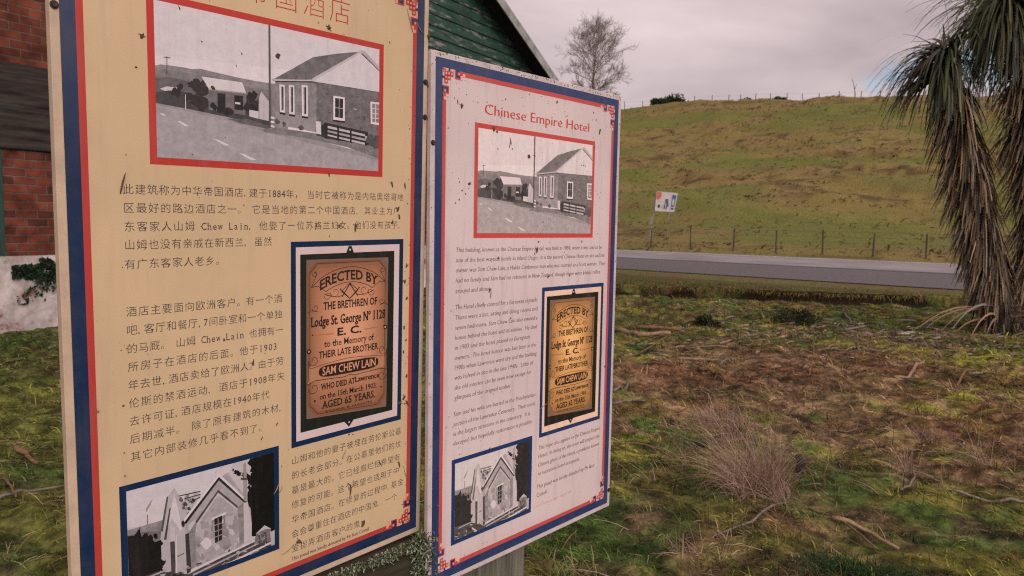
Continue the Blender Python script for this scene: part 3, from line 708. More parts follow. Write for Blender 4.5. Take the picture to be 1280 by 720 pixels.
# bark and leaf litter on the ground round it
n = 1200
lx = tb.x - 1.6 + RNG.normal(0, 1.7, n); ly = tb.y - .6 + RNG.normal(0, 1.0, n); ok = (to_sn(lx, ly)[1] < lip_n(to_sn(lx, ly)[0]) - .2); lx, ly = lx[ok], ly[ok]; n = len(lx)
lit = np.array([[.22, .15, .10], [.28, .22, .17], [.14, .09, .06], [.30, .20, .13], [.20, .18, .16]])
v, t, c = blades(np.stack([lx, ly, terrain(lx, ly) + .02], 1), rand_dirs(n, (.0, .25)),      .07 + .28 * RNG.random(n) ** 2.5, .012 + .028 * RNG.random(n), lit[RNG.integers(0, 5, n)] * (.6 + .7 * RNG.random((n, 1))), .4, 3, .4)
tag(link('leaf_litter', arrays_mesh('leaf_litter', v, t, m_dead, c)), 'pale fallen strap leaves and bark scattered round the foot of the cabbage tree', 'leaf litter', kind='stuff')

# ------------------------------------------------------------------ clumps of standing dead grass
def px_ground(px, py, dz=0.):
    d = unit(px, py); z = .05
    for _ in range(6):
        k_ = (z - EYE) / d[2]; x, y = d[0] * k_, d[1] * k_; z = tz(x, y) + dz
    return Vector((x, y, z))
def clump(name, px, py, rx, ry, h, n, pal_, width, label, cat, lean=(0, 0), droop=.7, upr=(.45, 1.), group=None, subs=None):
    p = px_ground(px, py); 
    ox = RNG.normal(0, rx * .5, n); oy = RNG.normal(0, ry * .5, n); hk = np.ones(n)
    if subs:
        k_ = RNG.choice(len(subs), n, p=[q[3] for q in subs]); sb = np.array(subs)[k_]; ox = ox * sb[:, 4] + sb[:, 0]; oy = oy * sb[:, 4] + sb[:, 1]; hk = sb[:, 2]
    bz_ = terrain(p.x + ox, p.y + oy) - p.z - .01
    d = rand_dirs(n, upr); d[:, 0] += lean[0]; d[:, 1] += lean[1]; d /= np.linalg.norm(d, axis=1)[:, None]
    pal_ = np.array(pal_)
    fall = np.exp(-(ox / rx) ** 2 * .5)
    v, t, c = blades(np.stack([ox, oy, bz_], 1), d, h * hk * (.35 + .85 * RNG.random(n)) * (.6 + .4 * fall), width * (.7 + .6 * RNG.random(n)), pal_[RNG.integers(0, len(pal_), n)] * (.7 + .6 * RNG.random((n, 1))), droop * (.4 + 1.2 * RNG.random(n)), 5, .3)
    o = link(name, arrays_mesh(name, v, t, m_leaf, c)); o.location = p
    return tag(o, label, cat, group)
TAN = [[.35, .240, .185], [.27, .175, .13], [.46, .345, .28], [.15, .095, .07], [.32, .215, .15], [.22, .17, .075]]
clump('dry_grass_clump', 956, 618, .095, .13, .56, 1300, TAN, .0027, 'tallest pale tan clump of standing dead grass in the moss right of the panels', 'dry grass', (-.16, .1), .95, (.74, 1.), None, [(-.02, 0, 1.0, .32, .8), (-.13, .10, 1.05, .22, .7), (.10, .05, .78, .18, .6), (-.16, -.10, .62, .16, .7), (.04, -.12, .5, .12, .8)])
clump('dry_grass_clump', 895, 535, .28, .34, .24, 800, TAN, .0035, 'low spreading mat of dead grass behind the tall tan clump', 'dry grass', (-.1, .1))
clump('dry_grass_clump', 1136, 594, .06, .06, .27, 130, TAN, .0030, 'thin upright tuft of dead stems beside a curved grey stick', 'dry grass')
clump('dry_grass_clump', 1228, 578, .18, .14, .26, 220, TAN, .003, 'loose sprawling dead grass tuft near the right edge below the cabbage tree', 'dry grass', (-.2, 0))
clump('dry_grass_clump', 1165, 548, .15, .08, .16, 320, TAN, .003, 'low flattened dead grass between the curved stick and the cabbage tree', 'dry grass')
clump('dry_grass_clump', 848, 575, .10, .12, .22, 150, [[.34, .30, .16], [.28, .20, .10], [.20, .17, .07]], .0030, 'sparse straw coloured tuft just left of the tall tan clump', 'dry grass')
clump('dry_grass_clump', 860, 690, .16, .10, .20, 90, TAN, .0026, 'few loose bent straws in the moss close to the panel post', 'dry grass')
clump('green_grass_clump', 1070, 722, .30, .10, .10, 2200, [[.022, .055, .022], [.035, .075, .030], [.05, .085, .03], [.015, .038, .016]], .0040, 'dark green lush grass patch at the near edge of the moss', 'grass', (0, 0), .9)
clump('green_grass_clump', 872, 556, .11, .10, .12, 700, [[.03, .065, .02], [.05, .085, .025], [.02, .045, .015]], .0035, 'small green grass clump beside the tall tan grass', 'grass', (0, 0), .9)
# dark scrub on the bank
for px_, py_, rx_, rz_, lab in ((992, 404, .34, .26, 'low dark green shrub on the rough ground below the road bank'), (886, 408, .20, .18, 'small green weed clump left of the low dark shrub')):
    p = px_ground(px_, py_); v, t, c = leaf_cloud(1500, lumpy(rx_, .3, rz_, 8), .028, (.012, .022, .008), (.05, .055, .025))
    sh = empty('low_shrub', p); tag(sh, lab, 'shrub'); link('foliage', arrays_mesh('foliage', v, t, m_leaf, c), sh)
    s2 = MB(); s2.tube([(0, 0, -.03), (.02, 0, rz_ * .8)], .008, 5); s2.build('stem', m_post, sh)

# ivy on the whitewash
iv = []
for k_ in range(3200):
    s_ = random.uniform(-.25, 1.3); zz = 1.04 - abs(random.gauss(0, .22)) - .12 * vnoise(s_ * 5, 3.3)
    if vnoise(s_ * 6 + 3, zz * 6) > .42 and zz > .35: iv.append((s_, zz))
P = np.array([(a_, -.045 - .04 * random.random(), b_) for a_, b_ in iv])
v, t, c = leaf_cloud(len(P), lambda n_: P, .034, (.010, .022, .012), (.030, .055, .025))
ivy = link('ivy', arrays_mesh('ivy', v, t, m_leaf, c)); ivy.matrix_world = Mb; tag(ivy, 'dark ivy creeping down the whitewashed base of the brick building', 'ivy')

# ------------------------------------------------------------------ sticks, planks and bark lying about
m_stick = {'tan': noisy('bare_wood_tan', (.17, .110, .066), (.27, .185, .12), (30, 30, 30), .85, .15, 6, bump=.4), 'grey': noisy('bare_wood_grey', (.10, .085, .07), (.185, .16, .14), (30, 30, 30), .9, .15, 6, bump=.4),
           'brown': noisy('bark_brown', (.10, .055, .032), (.19, .11, .065), (30, 30, 30), .9, .15, 6, bump=.4), 'dark': noisy('charred_wood', (.012, .011, .01), (.035, .03, .026), (30, 30, 30), .9, .15)}
def stick(name, cat, pts, r0, r1, kind, label, lift=.012, flat=1., group=None):
    P_ = [px_ground(*p) for p in pts]; b_ = P_[0].copy(); fine = []
    for i in range(len(P_) - 1):
        for k_ in range(4):
            p = P_[i].lerp(P_[i + 1], k_ / 4); p.z = max(p.z, tz(p.x, p.y)); fine.append(p)
    fine.append(P_[-1]); n_ = len(fine)
    q_ = [p - b_ + Vector((random.uniform(-1, 1) * r0 * .5, random.uniform(-1, 1) * r0 * .5, lift + r0 * .6 * flat + random.uniform(0, 1) * r0 * .6)) for p in fine]
    m = MB(); m.tube(q_, [r0 + (r1 - r0) * k_ / (n_ - 1) for k_ in range(n_)], 7)
    o = m.build(name, m_stick[kind], smooth=True); o.location = b_
    if flat < 1:
        for v_ in o.data.vertices:
            pass
    return tag(o, label, cat, group)
stick('fallen_branch', 'branch', [(1040, 652), (1080, 668), (1122, 692)], .013, .008, 'tan', 'tan broken branch lying just above the dark green grass patch')
stick('fallen_branch', 'branch', [(1188, 616), (1235, 625), (1290, 631)], .008, .009, 'grey', 'thin grey branch running out of the picture at the right')
stick('fallen_branch', 'branch', [(893, 673), (940, 655), (986, 630)], .004, .009, 'grey', 'grey brown branch lying across the front of the tall tan clump')
stick('curved_stick', 'stick', [(1124, 617), (1136, 612), (1143, 601), (1141, 590)], .009, .005, 'grey', 'curved grey stick in the moss below the upright tuft')
stick('weathered_plank', 'plank', [(770, 417), (800, 422), (838, 428)], .038, .03, 'tan', 'nearer of two tan weathered planks beside the right panel edge')
stick('weathered_plank', 'plank', [(796, 413), (852, 417)], .03, .022, 'brown', 'farther browner plank beside the right panel edge')
stick('fallen_branch', 'branch', [(846, 450), (870, 452), (898, 455)], .018, .013, 'tan', 'short straight tan stick in front of the brown dead growth')
stick('fallen_branch', 'branch', [(766, 507), (785, 505), (806, 501)], .012, .008, 'grey', 'pale stick poking out from behind the right panel edge')
stick('curved_stick', 'stick', [(768, 492), (780, 488), (788, 479)], .014, .009, 'grey', 'bent pale stick close to the right panel edge, above the straight one')
stick('fallen_branch', 'branch', [(766, 557), (800, 559), (832, 560)], .007, .005, 'brown', 'thin brown twig level with the panel edge in the moss')
stick('bark_strip', 'bark', [(873, 465), (890, 470), (906, 478)], .03, .012, 'brown', 'reddish brown strip of bark in the middle of the dead growth')
stick('fallen_branch', 'branch', [(836, 428), (800, 448), (770, 452)], .010, .006, 'brown', 'brown twig crossing the moss below the planks')
stick('fallen_branch', 'branch', [(983, 408), (1020, 405)], .022, .018, 'grey', 'grey log lying at the foot of the low dark shrub')
stick('fallen_branch', 'branch', [(1054, 394), (1064, 402), (1074, 413)], .018, .012, 'grey', 'grey stick tilted against another among the bark litter')
stick('fallen_branch', 'branch', [(1056, 416), (1082, 410)], .02, .014, 'grey', 'grey stick lying flat under the tilted one')
stick('curved_stick', 'stick', [(1117, 481), (1135, 474), (1142, 462), (1156, 453)], .012, .022, 'tan', 'knobbly tan stick bent upward in the brown growth')
stick('curved_stick', 'stick', [(1196, 486), (1206, 472), (1222, 466)], .014, .01, 'brown', 'brown curved stick right of the knobbly tan one')
stick('fallen_branch', 'branch', [(900, 432), (916, 429)], .014, .01, 'tan', 'small tan stick left of the reddish soil')
stick('fallen_branch', 'branch', [(862, 437), (909, 436)], .016, .01, 'tan', 'long tan stick in the green grass below the bank')
stick('fallen_branch', 'branch', [(900, 458), (917, 445)], .012, .009, 'grey', 'grey twig pointing away beside the bark strip')
stick('fallen_branch', 'branch', [(1010, 640), (1060, 662), (1096, 690)], .006, .004, 'brown', 'thin brown twig beside the tan broken branch')
stick('bark_strip', 'bark', [(18, 566), (32, 573), (44, 586)], .022, .010, 'brown', 'curled brown bark strip in the grass left of the big panel')
stick('fallen_branch', 'branch', [(-6, 628), (34, 619), (82, 612)], .010, .006, 'grey', 'grey twig lying in the grass left of the big panel')
stick('fallen_branch', 'branch', [(2, 600), (14, 612), (20, 625)], .008, .006, 'brown', 'short brown twig behind the grey one at the left edge')
p = px_ground(999, 590); sm = MB(); sm.tube([(0, 0, -.03), (.008, 0, .05), (-.006, .005, .115)], [.034, .030, .022], 9); o = sm.build('stump', m_stick['dark'], smooth=True); o.location = p
tag(o, 'small black charred stump beside the tall tan grass clump', 'stump')
p = px_ground(984, 622); sm = MB(); sm.tube([(0, 0, -.01), (.004, 0, .035), (-.01, 0, .07)], [.012, .014, .008], 7); o = sm.build('wood_chip', m_stick['tan'], smooth=True); o.location = p
tag(o, 'upright tan wood chip in front of the small black stump', 'wood chip')
for px_, py_, a_, lab in ((944, 446, .10, 'pale wood chip nearest the bark strip'), (962, 462, .13, 'longest pale wood chip in the brown growth'), (1003, 463, .08, 'pale wood chip lying right of the longest one'), (1020, 455, .07, 'pale wood chip farthest back in the brown growth'), (1030, 462, .09, 'pale wood chip at the right end of the row'), (1000, 438, .10, 'brown tinged wood chip near the grey log')):
    p = px_ground(px_, py_); m = MB(); th = random.uniform(-.6, .9); dx = Vector((math.cos(th), math.sin(th), .25)) * a_
    m.tube([Vector((0, 0, .01)), dx * .5 + Vector((0, 0, .02)), dx], [.012, .022, .008], 6); o = m.build('wood_chip', m_stick['tan'], smooth=True); o.location = p; tag(o, lab, 'wood chip', 'wood chips in the dead growth')

# ------------------------------------------------------------------ printed lettering
_tc = bpy.data.curves.new('lettering', 'FONT'); _to = bpy.data.objects.new('lettering', _tc)
_cache = {}
def glyphs(text, offset=0., res=2, shear=0., spacing=1.):
    """outline of a run of text as (verts Nx2, triangles), at size 1"""
    key = (text, offset, res, shear, spacing)
    if key in _cache: return _cache[key]
    _tc.body = text; _tc.offset = offset; _tc.resolution_u = res; _tc.shear = shear; _tc.space_character = spacing
    me = bpy.data.meshes.new_from_object(_to)
    n = len(me.vertices); v = np.empty(n * 3, np.float32); me.vertices.foreach_get('co', v)
    me.calc_loop_triangles(); t = np.empty(len(me.loop_triangles) * 3, np.int32); me.loop_triangles.foreach_get('vertices', t)
    bpy.data.meshes.remove(me)
    r = (v.reshape(-1, 3)[:, :2].astype(float), t.reshape(-1, 3)); _cache[key] = r
    return r
def nib(v, t, dx, dy, k=3):
    """a broad pen: the thin outline swept along a slanted nib"""
    vs = []; ts = []
    for i in range(k):
        f = i / (k - 1) - .5; vs.append(v + np.array([dx, dy]) * f); ts.append(t + i * len(v))
    return np.concatenate(vs), np.concatenate(ts)
def serifs(v, t, ext=.05, th=.035, lo=.04, hi=.20):
    """slab feet on every stem that ends in a flat horizontal edge"""
    cnt = {}
    for a, b, c in t:
        for p, q, r in ((a, b, c), (b, c, a), (c, a, b)):
            cnt.setdefault((min(p, q), max(p, q)), []).append(r)
    nv = list(map(tuple, v)); ntri = [tuple(x) for x in t]
    for (p, q), r in cnt.items():
        if len(r) != 1: continue
        (x0, y0), (x1, y1) = v[p], v[q]
        if abs(y0 - y1) > 1e-3 or not lo < abs(x1 - x0) < hi: continue
        s_ = 1 if v[r[0]][1] > y0 else -1
        a, b = min(x0, x1) - ext, max(x0, x1) + ext; k = len(nv)
        nv += [(a, y0), (b, y0), (b, y0 + s_ * th), (a, y0 + s_ * th)]; ntri += [(k, k + 1, k + 2), (k, k + 2, k + 3)]
    return np.array(nv), np.array(ntri)
class Print:
    """flat printed shapes in a panel's own plane: u to the right, v downwards, h proud of the board"""
    def __init__(s): s.V = []; s.T = []; s.M = []; s.n = 0
    def add(s, v, t, h, m=0):
        v = np.asarray(v, float); k = len(v)
        s.V.append(np.column_stack([v[:, 0], -v[:, 1], np.full(k, h)])); t = np.asarray(t)
        # faces turned so they look out of the board
        a, b, c = v[t[:, 0]], v[t[:, 1]], v[t[:, 2]]
        cr_ = (b[:, 0] - a[:, 0]) * -(c[:, 1] - a[:, 1]) + (b[:, 1] - a[:, 1]) * (c[:, 0] - a[:, 0])
        t = np.where((cr_ < 0)[:, None], t[:, ::-1], t)
        s.T.append(t + s.n); s.M.append(np.full(len(t), m)); s.n += k
    def poly(s, pts, h, m=0):
        from mathutils.geometry import tessellate_polygon
        tr = tessellate_polygon([[Vector((p[0], p[1], 0)) for p in pts]])
        if tr: s.add(pts, np.array(tr), h, m)
    def rect(s, a, b, c, d, h, m=0): s.poly([(a, b), (c, b), (c, d), (a, d)], h, m)
    def frame(s, a, b, c, d, w, h, m=0):
        s.rect(a, b, c, b + w, h, m); s.rect(a, d - w, c, d, h, m); s.rect(a, b + w, a + w, d - w, h, m); s.rect(c - w, b + w, c, d - w, h, m)
    def line(s, pts, w, h, m=0):
        for (x0, y0), (x1, y1) in zip(pts[:-1], pts[1:]):
            L = math.hypot(x1 - x0, y1 - y0) or 1e-9; nx, ny = -(y1 - y0) / L * w / 2, (x1 - x0) / L * w / 2
            s.poly([(x0 + nx, y0 + ny), (x1 + nx, y1 + ny), (x1 - nx, y1 - ny), (x0 - nx, y0 - ny)], h, m)
    def disc(s, x, y, r, h, m=0, n=14, ry=None):
        s.poly([(x + r * math.cos(i * 2 * math.pi / n), y + (ry or r) * math.sin(i * 2 * math.pi / n)) for i in range(n)], h, m)
    def text(s, text, u0, v, u1, size, h, m=0, offset=0., nb=None, ser=None, shear=0., res=2, center=False, arch=0.):
        gv, gt = glyphs(text, offset, res, shear)
        if ser: gv, gt = serifs(gv, gt, *ser)
        if nb: gv, gt = nib(gv, gt, *nb)
        x0, x1 = gv[:, 0].min(), gv[:, 0].max()
        k = (u1 - u0) / (x1 - x0)
        U = u0 + (gv[:, 0] - x0) * k; Vv = v - gv[:, 1] * size
        if arch:
            f = (U - u0) / (u1 - u0) * 2 - 1; Vv = Vv + arch * f * f
        if nb:
            q_ = len(gt) // nb[2] if len(nb) > 2 else len(gt) // 3; per = len(gv) // (nb[2] if len(nb) > 2 else 3)
            kk = nb[2] if len(nb) > 2 else 3
            for i in range(kk): s.add(np.column_stack([U, Vv])[i * per:(i + 1) * per], gt[:q_], h + i * 2e-5, m)
        else: s.add(np.column_stack([U, Vv]), gt, h, m)
    def cjk(s, text, u0, v, u1, size, h, m=0, offset=-.008, lat=.5):
        """ideographs each in a cell of its own, Latin and punctuation in half cells"""
        wd = [1.0 if ord(c_) > 0x2e80 and c_ not in '，。' else (.9 if c_ in '，。' else lat) for c_ in text]
        last = 1.0
        cell = (u1 - u0) / (sum(wd)); x = u0
        for c_, w_ in zip(text, wd):
            if c_ != ' ':
                gv, gt = glyphs(c_, offset if ord(c_) > 0x2e80 else 0.0, 2)
                if len(gv):
                    if ord(c_) < 0x2e80:
                        if c_.isalnum(): gv, gt = serifs(gv, gt, .05, .04)
                        cw = gv[:, 0].max() - gv[:, 0].min(); k = min(size * .92, cell * w_ * .92 / max(cw, .2)); ky = size * 1.02
                        U = x + (gv[:, 0] - gv[:, 0].min()) * k + (cell * w_ - cw * k) * (.5 if c_.isalnum() else .1)
                    else:
                        k = min(size, cell * .97); ky = size; U = x + gv[:, 0] * k + (cell - k) * .5 * (w_ == 1.0)
                    j = random.uniform(-.012, .012) * size
                    s.add(np.column_stack([U, v - gv[:, 1] * ky + j]), gt, h, m)
            x += cell * w_
    def build(s, name, mats, parent):
        return link(name, arrays_mesh(name, np.concatenate(s.V), np.concatenate(s.T), mats, midx=np.concatenate(s.M)), parent)

def ink(name, col, rough=.42, spec=.22, speck=.5, fade=0., grain=0., tintnoise=.06, seed=0.):
    """printed vinyl under grime: fly specks and run-down streaks sit on top of the ink colour"""
    m = mat(name, col, rough, spec); t = m.node_tree; b = t.nodes['Principled BSDF']
    tcn = N(t, 'ShaderNodeTexCoord'); mpn = N(t, 'ShaderNodeMapping'); mpn.inputs['Location'].default_value = (seed, seed * .7, 0); t.links.new(tcn.outputs['Object'], mpn.inputs[0])
    base = None
    n0 = N(t, 'ShaderNodeTexNoise'); n0.inputs['Scale'].default_value = 60 if grain else 3.5; n0.inputs['Detail'].default_value = 9 if grain else 4; n0.inputs['Roughness'].default_value = .72 if grain else .5; t.links.new(mpn.outputs[0], n0.inputs['Vector'])
    r0 = N(t, 'ShaderNodeMapRange'); amp = grain or tintnoise; r0.inputs['From Min'].default_value = .3; r0.inputs['From Max'].default_value = .7; r0.inputs['To Min'].default_value = 1 - amp; r0.inputs['To Max'].default_value = 1 + amp
    t.links.new(n0.outputs['Fac'], r0.inputs['Value'])
    mu = N(t, 'ShaderNodeMix', data_type='RGBA', blend_type='MULTIPLY'); mu.inputs['Factor'].default_value = 1; mu.inputs['A'].default_value = (*col, 1); t.links.new(r0.outputs[0], mu.inputs['B'])
    # streaks
    mp2 = N(t, 'ShaderNodeMapping'); mp2.inputs['Scale'].default_value = (38, 3.2, 1); t.links.new(mpn.outputs[0], mp2.inputs[0])
    n1 = N(t, 'ShaderNodeTexNoise'); n1.inputs['Scale'].default_value = 1.0; n1.inputs['Detail'].default_value = 5; n1.inputs['Roughness'].default_value = .65; t.links.new(mp2.outputs[0], n1.inputs['Vector'])
    r1 = N(t, 'ShaderNodeMapRange'); r1.inputs['From Min'].default_value = .52; r1.inputs['From Max'].default_value = .80; r1.inputs['To Max'].default_value = (.42 if max(col) > .2 else .16) * speck; t.links.new(n1.outputs['Fac'], r1.inputs['Value'])
    d1 = N(t, 'ShaderNodeMix', data_type='RGBA'); d1.inputs['B'].default_value = (.20, .155, .135, 1); t.links.new(r1.outputs[0], d1.inputs['Factor']); t.links.new(mu.outputs['Result'], d1.inputs['A'])
    sp = N(t, 'ShaderNodeSeparateXYZ'); t.links.new(tcn.outputs['Object'], sp.inputs[0])
    def mth(op, a, b_):
        n_ = N(t, 'ShaderNodeMath', operation=op)
        for i, q in enumerate((a, b_)):
            if isinstance(q, (int, float)): n_.inputs[i].default_value = q
            else: t.links.new(q, n_.inputs[i])
        return n_.outputs[0]
    ed = mth('MINIMUM', mth('MINIMUM', sp.outputs['X'], mth('SUBTRACT', .74, sp.outputs['X'])), mth('MINIMUM', mth('MULTIPLY', sp.outputs['Y'], -1.0), mth('ADD', sp.outputs['Y'], 1.226)))
    er = N(t, 'ShaderNodeMapRange'); er.inputs['From Min'].default_value = .0; er.inputs['From Max'].default_value = .07; er.inputs['To Min'].default_value = .20 if max(col) < .2 else .55; er.inputs['To Max'].default_value = 0; t.links.new(ed, er.inputs['Value'])
    n3 = N(t, 'ShaderNodeTexNoise'); n3.inputs['Scale'].default_value = 16; n3.inputs['Detail'].default_value = 7; n3.inputs['Roughness'].default_value = .7; t.links.new(mpn.outputs[0], n3.inputs['Vector'])
    n3r = N(t, 'ShaderNodeMapRange'); n3r.inputs['From Min'].default_value = .35; n3r.inputs['From Max'].default_value = .75; t.links.new(n3.outputs['Fac'], n3r.inputs['Value'])
    d3 = N(t, 'ShaderNodeMix', data_type='RGBA'); d3.inputs['B'].default_value = (.17, .135, .11, 1); t.links.new(mth('MULTIPLY', er.outputs[0], n3r.outputs[0]), d3.inputs['Factor']); t.links.new(d1.outputs['Result'], d3.inputs['A'])
    d1 = d3
    # specks, gathered where a broad noise is high
    vo = N(t, 'ShaderNodeTexVoronoi'); vo.inputs['Scale'].default_value = 95; t.links.new(mpn.outputs[0], vo.inputs['Vector'])
    n2 = N(t, 'ShaderNodeTexNoise'); n2.inputs['Scale'].default_value = 5.5; n2.inputs['Detail'].default_value = 3; t.links.new(mpn.outputs[0], n2.inputs['Vector'])
    th = N(t, 'ShaderNodeMapRange'); th.inputs['From Min'].default_value = .44; th.inputs['From Max'].default_value = .75; th.inputs['To Max'].default_value = .34 * speck; t.links.new(n2.outputs['Fac'], th.inputs['Value'])
    wn = N(t, 'ShaderNodeSeparateColor'); t.links.new(vo.outputs['Color'], wn.inputs[0])
    lt = N(t, 'ShaderNodeMath', operation='MULTIPLY'); t.links.new(th.outputs[0], lt.inputs[0]); t.links.new(wn.outputs[0], lt.inputs[1])
    cmp_ = N(t, 'ShaderNodeMath', operation='LESS_THAN'); t.links.new(vo.outputs['Distance'], cmp_.inputs[0]); t.links.new(lt.outputs[0], cmp_.inputs[1])
    cm = N(t, 'ShaderNodeMath', operation='MULTIPLY'); t.links.new(cmp_.outputs[0], cm.inputs[0]); cm.inputs[1].default_value = .8
    d2 = N(t, 'ShaderNodeMix', data_type='RGBA'); d2.inputs['B'].default_value = (.045, .033, .028, 1); t.links.new(cm.outputs[0], d2.inputs['Factor']); t.links.new(d1.outputs['Result'], d2.inputs['A'])
    t.links.new(d2.outputs['Result'], b.inputs['Base Color'])
    return m

PW, PH = .74, 1.226
HOTEL = {}   # the two printed photographs, in fractions of the print, as (grey, points)
def norm(pts, quad):
    """image quad (tl,tr,br,bl) of the print on the big panel -> fractions of the print"""
    A = []; bvec = []
    for (x, y), (u, v) in zip(quad, ((0, 0), (1, 0), (1, 1), (0, 1))):
        A.append([x, y, 1, 0, 0, 0, -u * x, -u * y]); bvec.append(u); A.append([0, 0, 0, x, y, 1, -v * x, -v * y]); bvec.append(v)
    h = np.linalg.solve(np.array(A), np.array(bvec))
    o = []
    for x, y in pts:
        d = h[6] * x + h[7] * y + 1; o.append(((h[0] * x + h[1] * y + h[2]) / d, (h[3] * x + h[4] * y + h[5]) / d))
    return o
def clip01(p):
    for ax, lim, sg in ((0, 0, 1), (0, 1, -1), (1, 0, 1), (1, 1, -1)):
        o = []
        for i in range(len(p)):
            a, b = p[i - 1], p[i]; ia = sg * (a[ax] - lim) >= 0; ib = sg * (b[ax] - lim) >= 0
            if ia != ib:
                f = (lim - a[ax]) / (b[ax] - a[ax]); o.append((a[0] + f * (b[0] - a[0]), a[1] + f * (b[1] - a[1])))
            if ib: o.append(b)
        p = o
        if len(p) < 3: return []
    return p
def jag(a, b, n, amp, rnd):
    """a ragged edge from a to b"""
    return [(a[0] + (b[0] - a[0]) * i / n + rnd.uniform(-amp, amp) * (0 < i < n), a[1] + (b[1] - a[1]) * i / n + rnd.uniform(-amp, amp) * (0 < i < n)) for i in range(n + 1)]
def blob(x, y, r, rnd, n=13, k=.45, sy=1.):
    return [(x + r * (1 + rnd.uniform(-k, k)) * math.cos(i * 2 * math.pi / n), y + sy * r * (1 + rnd.uniform(-k, k)) * math.sin(i * 2 * math.pi / n)) for i in range(n)]
def hotel_shapes():
    rnd = random.Random(3); o = []; C1 = lambda *p: [(a / 4 + 60, b / 4) for a, b in p]; C2 = lambda *p: [(a / 4 + 330, b / 4) for a, b in p]
    A = lambda g, p: o.append((g, p))
    A(.62, C1((400, -100), (1900, -100), (1900, 900), (400, 900)))
    for k in range(5): A(.60 + .012 * k, C1((400, 120 + 50 * k), (1900, 300 + 40 * k), (1900, 900), (400, 900)))
    A(.33, C1((520, 338), (560, 330), (600, 334), (680, 345), (720, 352), (760, 350), (850, 370), (940, 390), (1020, 405), (1110, 418), (1200, 430), (1200, 700), (520, 600)))
    A(.26, C1((520, 350), (580, 352), (640, 366), (700, 372), (760, 385), (830, 385), (1000, 440), (1120, 455), (1120, 600), (520, 560)))
    A(.20, C1((520, 400), (600, 392), (660, 405), (760, 425), (760, 560), (520, 540)))
    A(.58, C1((555, 452), (590, 440), (640, 445), (640, 458), (580, 462)))
    A(.11, C1((520, 470), (620, 460), (700, 470), (820, 520), (1000, 560), (1110, 600), (1110, 640), (900, 600), (690, 560), (520, 525)))
    for x, y, r in ((640, 470, 24), (655, 440, 14), (715, 430, 18), (735, 420, 22), (760, 460, 38), (745, 510, 36), (700, 490, 24), (775, 420, 18), (770, 530, 30)): A(.055, C1(*blob(x, y, r, rnd)))
    A(.24, C1((800, 452), (985, 468), (985, 580), (800, 555)))
    A(.60, C1((765, 388), (970, 416), (990, 470), (802, 451)))
    A(.40, C1((800, 449), (990, 467), (990, 473), (800, 456)))
    A(.045, C1((845, 470), (885, 474), (885, 560), (845, 550))); A(.05, C1((930, 480), (974, 484), (974, 556), (930, 552))); A(.62, C1((934, 514), (960, 517), (960, 527), (934, 524)))
    for x, y, r in ((830, 545, 16), (860, 552, 20), (895, 556, 22), (820, 530, 14), (915, 566, 16)): A(.05, C1(*blob(x, y, r, rnd)))
    A(.07, C1((990, 480), (1050, 486), (1050, 580), (990, 572)))
    for x, y, r in ((1010, 490, 22), (1030, 480, 18), (1000, 540, 24), (1030, 550, 22)): A(.05, C1(*blob(x, y, r, rnd)))
    A(.55, C1((1005, 553), (1052, 560), (1052, 598), (1005, 586)))
    A(.50, C1((1055, 495), (1067, 450), (1104, 505), (1104, 608), (1055, 598))); A(.22, C1((1034, 505), (1064, 444), (1070, 450), (1042, 508))); A(.25, C1((1064, 444), (1108, 500), (1106, 512), (1062, 455))); A(.40, C1((1077, 505), (1080, 505), (1080, 600), (1077, 600)))
    # road and its verge
    A(.34, C1((520, 522), (700, 553), (900, 592), (1100, 640), (1300, 690), (1700, 790), (1900, 1000), (400, 1000), (400, 500)))
    A(.39, C1((520, 532), (700, 566), (900, 610), (1100, 668), (1300, 715), (1700, 810), (1900, 1000), (400, 1000), (400, 505)))
    A(.43, C1((520, 640), (760, 700), (1100, 790), (1400, 830), (1700, 900), (1900, 1000), (400, 1000)))
    A(.20, C1((890, 598), (1000, 600), (1130, 640), (1230, 662), (1180, 668), (1060, 640), (960, 622)))
    for p in (((550, 575), (572, 577), (584, 587), (566, 587)), ((640, 614), (655, 613), (698, 638), (680, 640)), ((820, 700), (850, 706), (905, 733), (880, 735)), ((950, 772), (980, 778), (1040, 805), (1010, 805))): A(.60, C1(*p))
    # the hotel
    A(.27, C2((-10, 650), (60, 640), (262, 668), (330, 668), (575, 738), (575, 790), (420, 735), (200, 690), (0, 665)))
    A(.30, C2((55, 402), (264, 405), (264, 662), (150, 640), (60, 628)))
    A(.34, C2((55, 560), (264, 590), (264, 662), (150, 640), (60, 628)))
    A(.225, C2((263, 408), (582, 454), (582, 740), (440, 700), (310, 668), (263, 662)))
    for k in range(170):
        x = rnd.uniform(268, 570); y = rnd.uniform(425 + (x - 263) * .14, 655 + (x - 263) * .2); A(rnd.choice((.17, .20, .26, .30)), C2((x, y), (x + rnd.uniform(6, 12), y + 1), (x + rnd.uniform(6, 12), y + 4), (x, y + 3)))
    A(.62, C2((238, 402), (494, 256), (590, 352), (590, 458), (264, 410)))
    A(.215, C2((38, 402), (140, 345), (245, 286), (360, 268), (482, 256), (244, 396)))
    for k in range(16):
        f = k / 16; A(.18 if k % 2 else .25, C2((60 + 200 * f, 395 - 105 * f), (66 + 200 * f, 393 - 105 * f), (100 + 240 * f, 396 - 125 * f), (96 + 240 * f, 397 - 125 * f)))
    A(.52, C2((234, 396), (488, 248), (498, 254), (250, 402))); A(.45, C2((490, 250), (500, 254), (590, 345), (590, 358), (486, 262))); A(.14, C2((486, 262), (590, 362), (590, 368), (484, 268)))
    A(.50, C2((40, 398), (240, 399), (264, 405), (264, 412), (238, 406), (50, 406))); A(.08, C2((55, 406), (240, 406), (264, 412), (264, 417), (240, 411), (55, 411)))
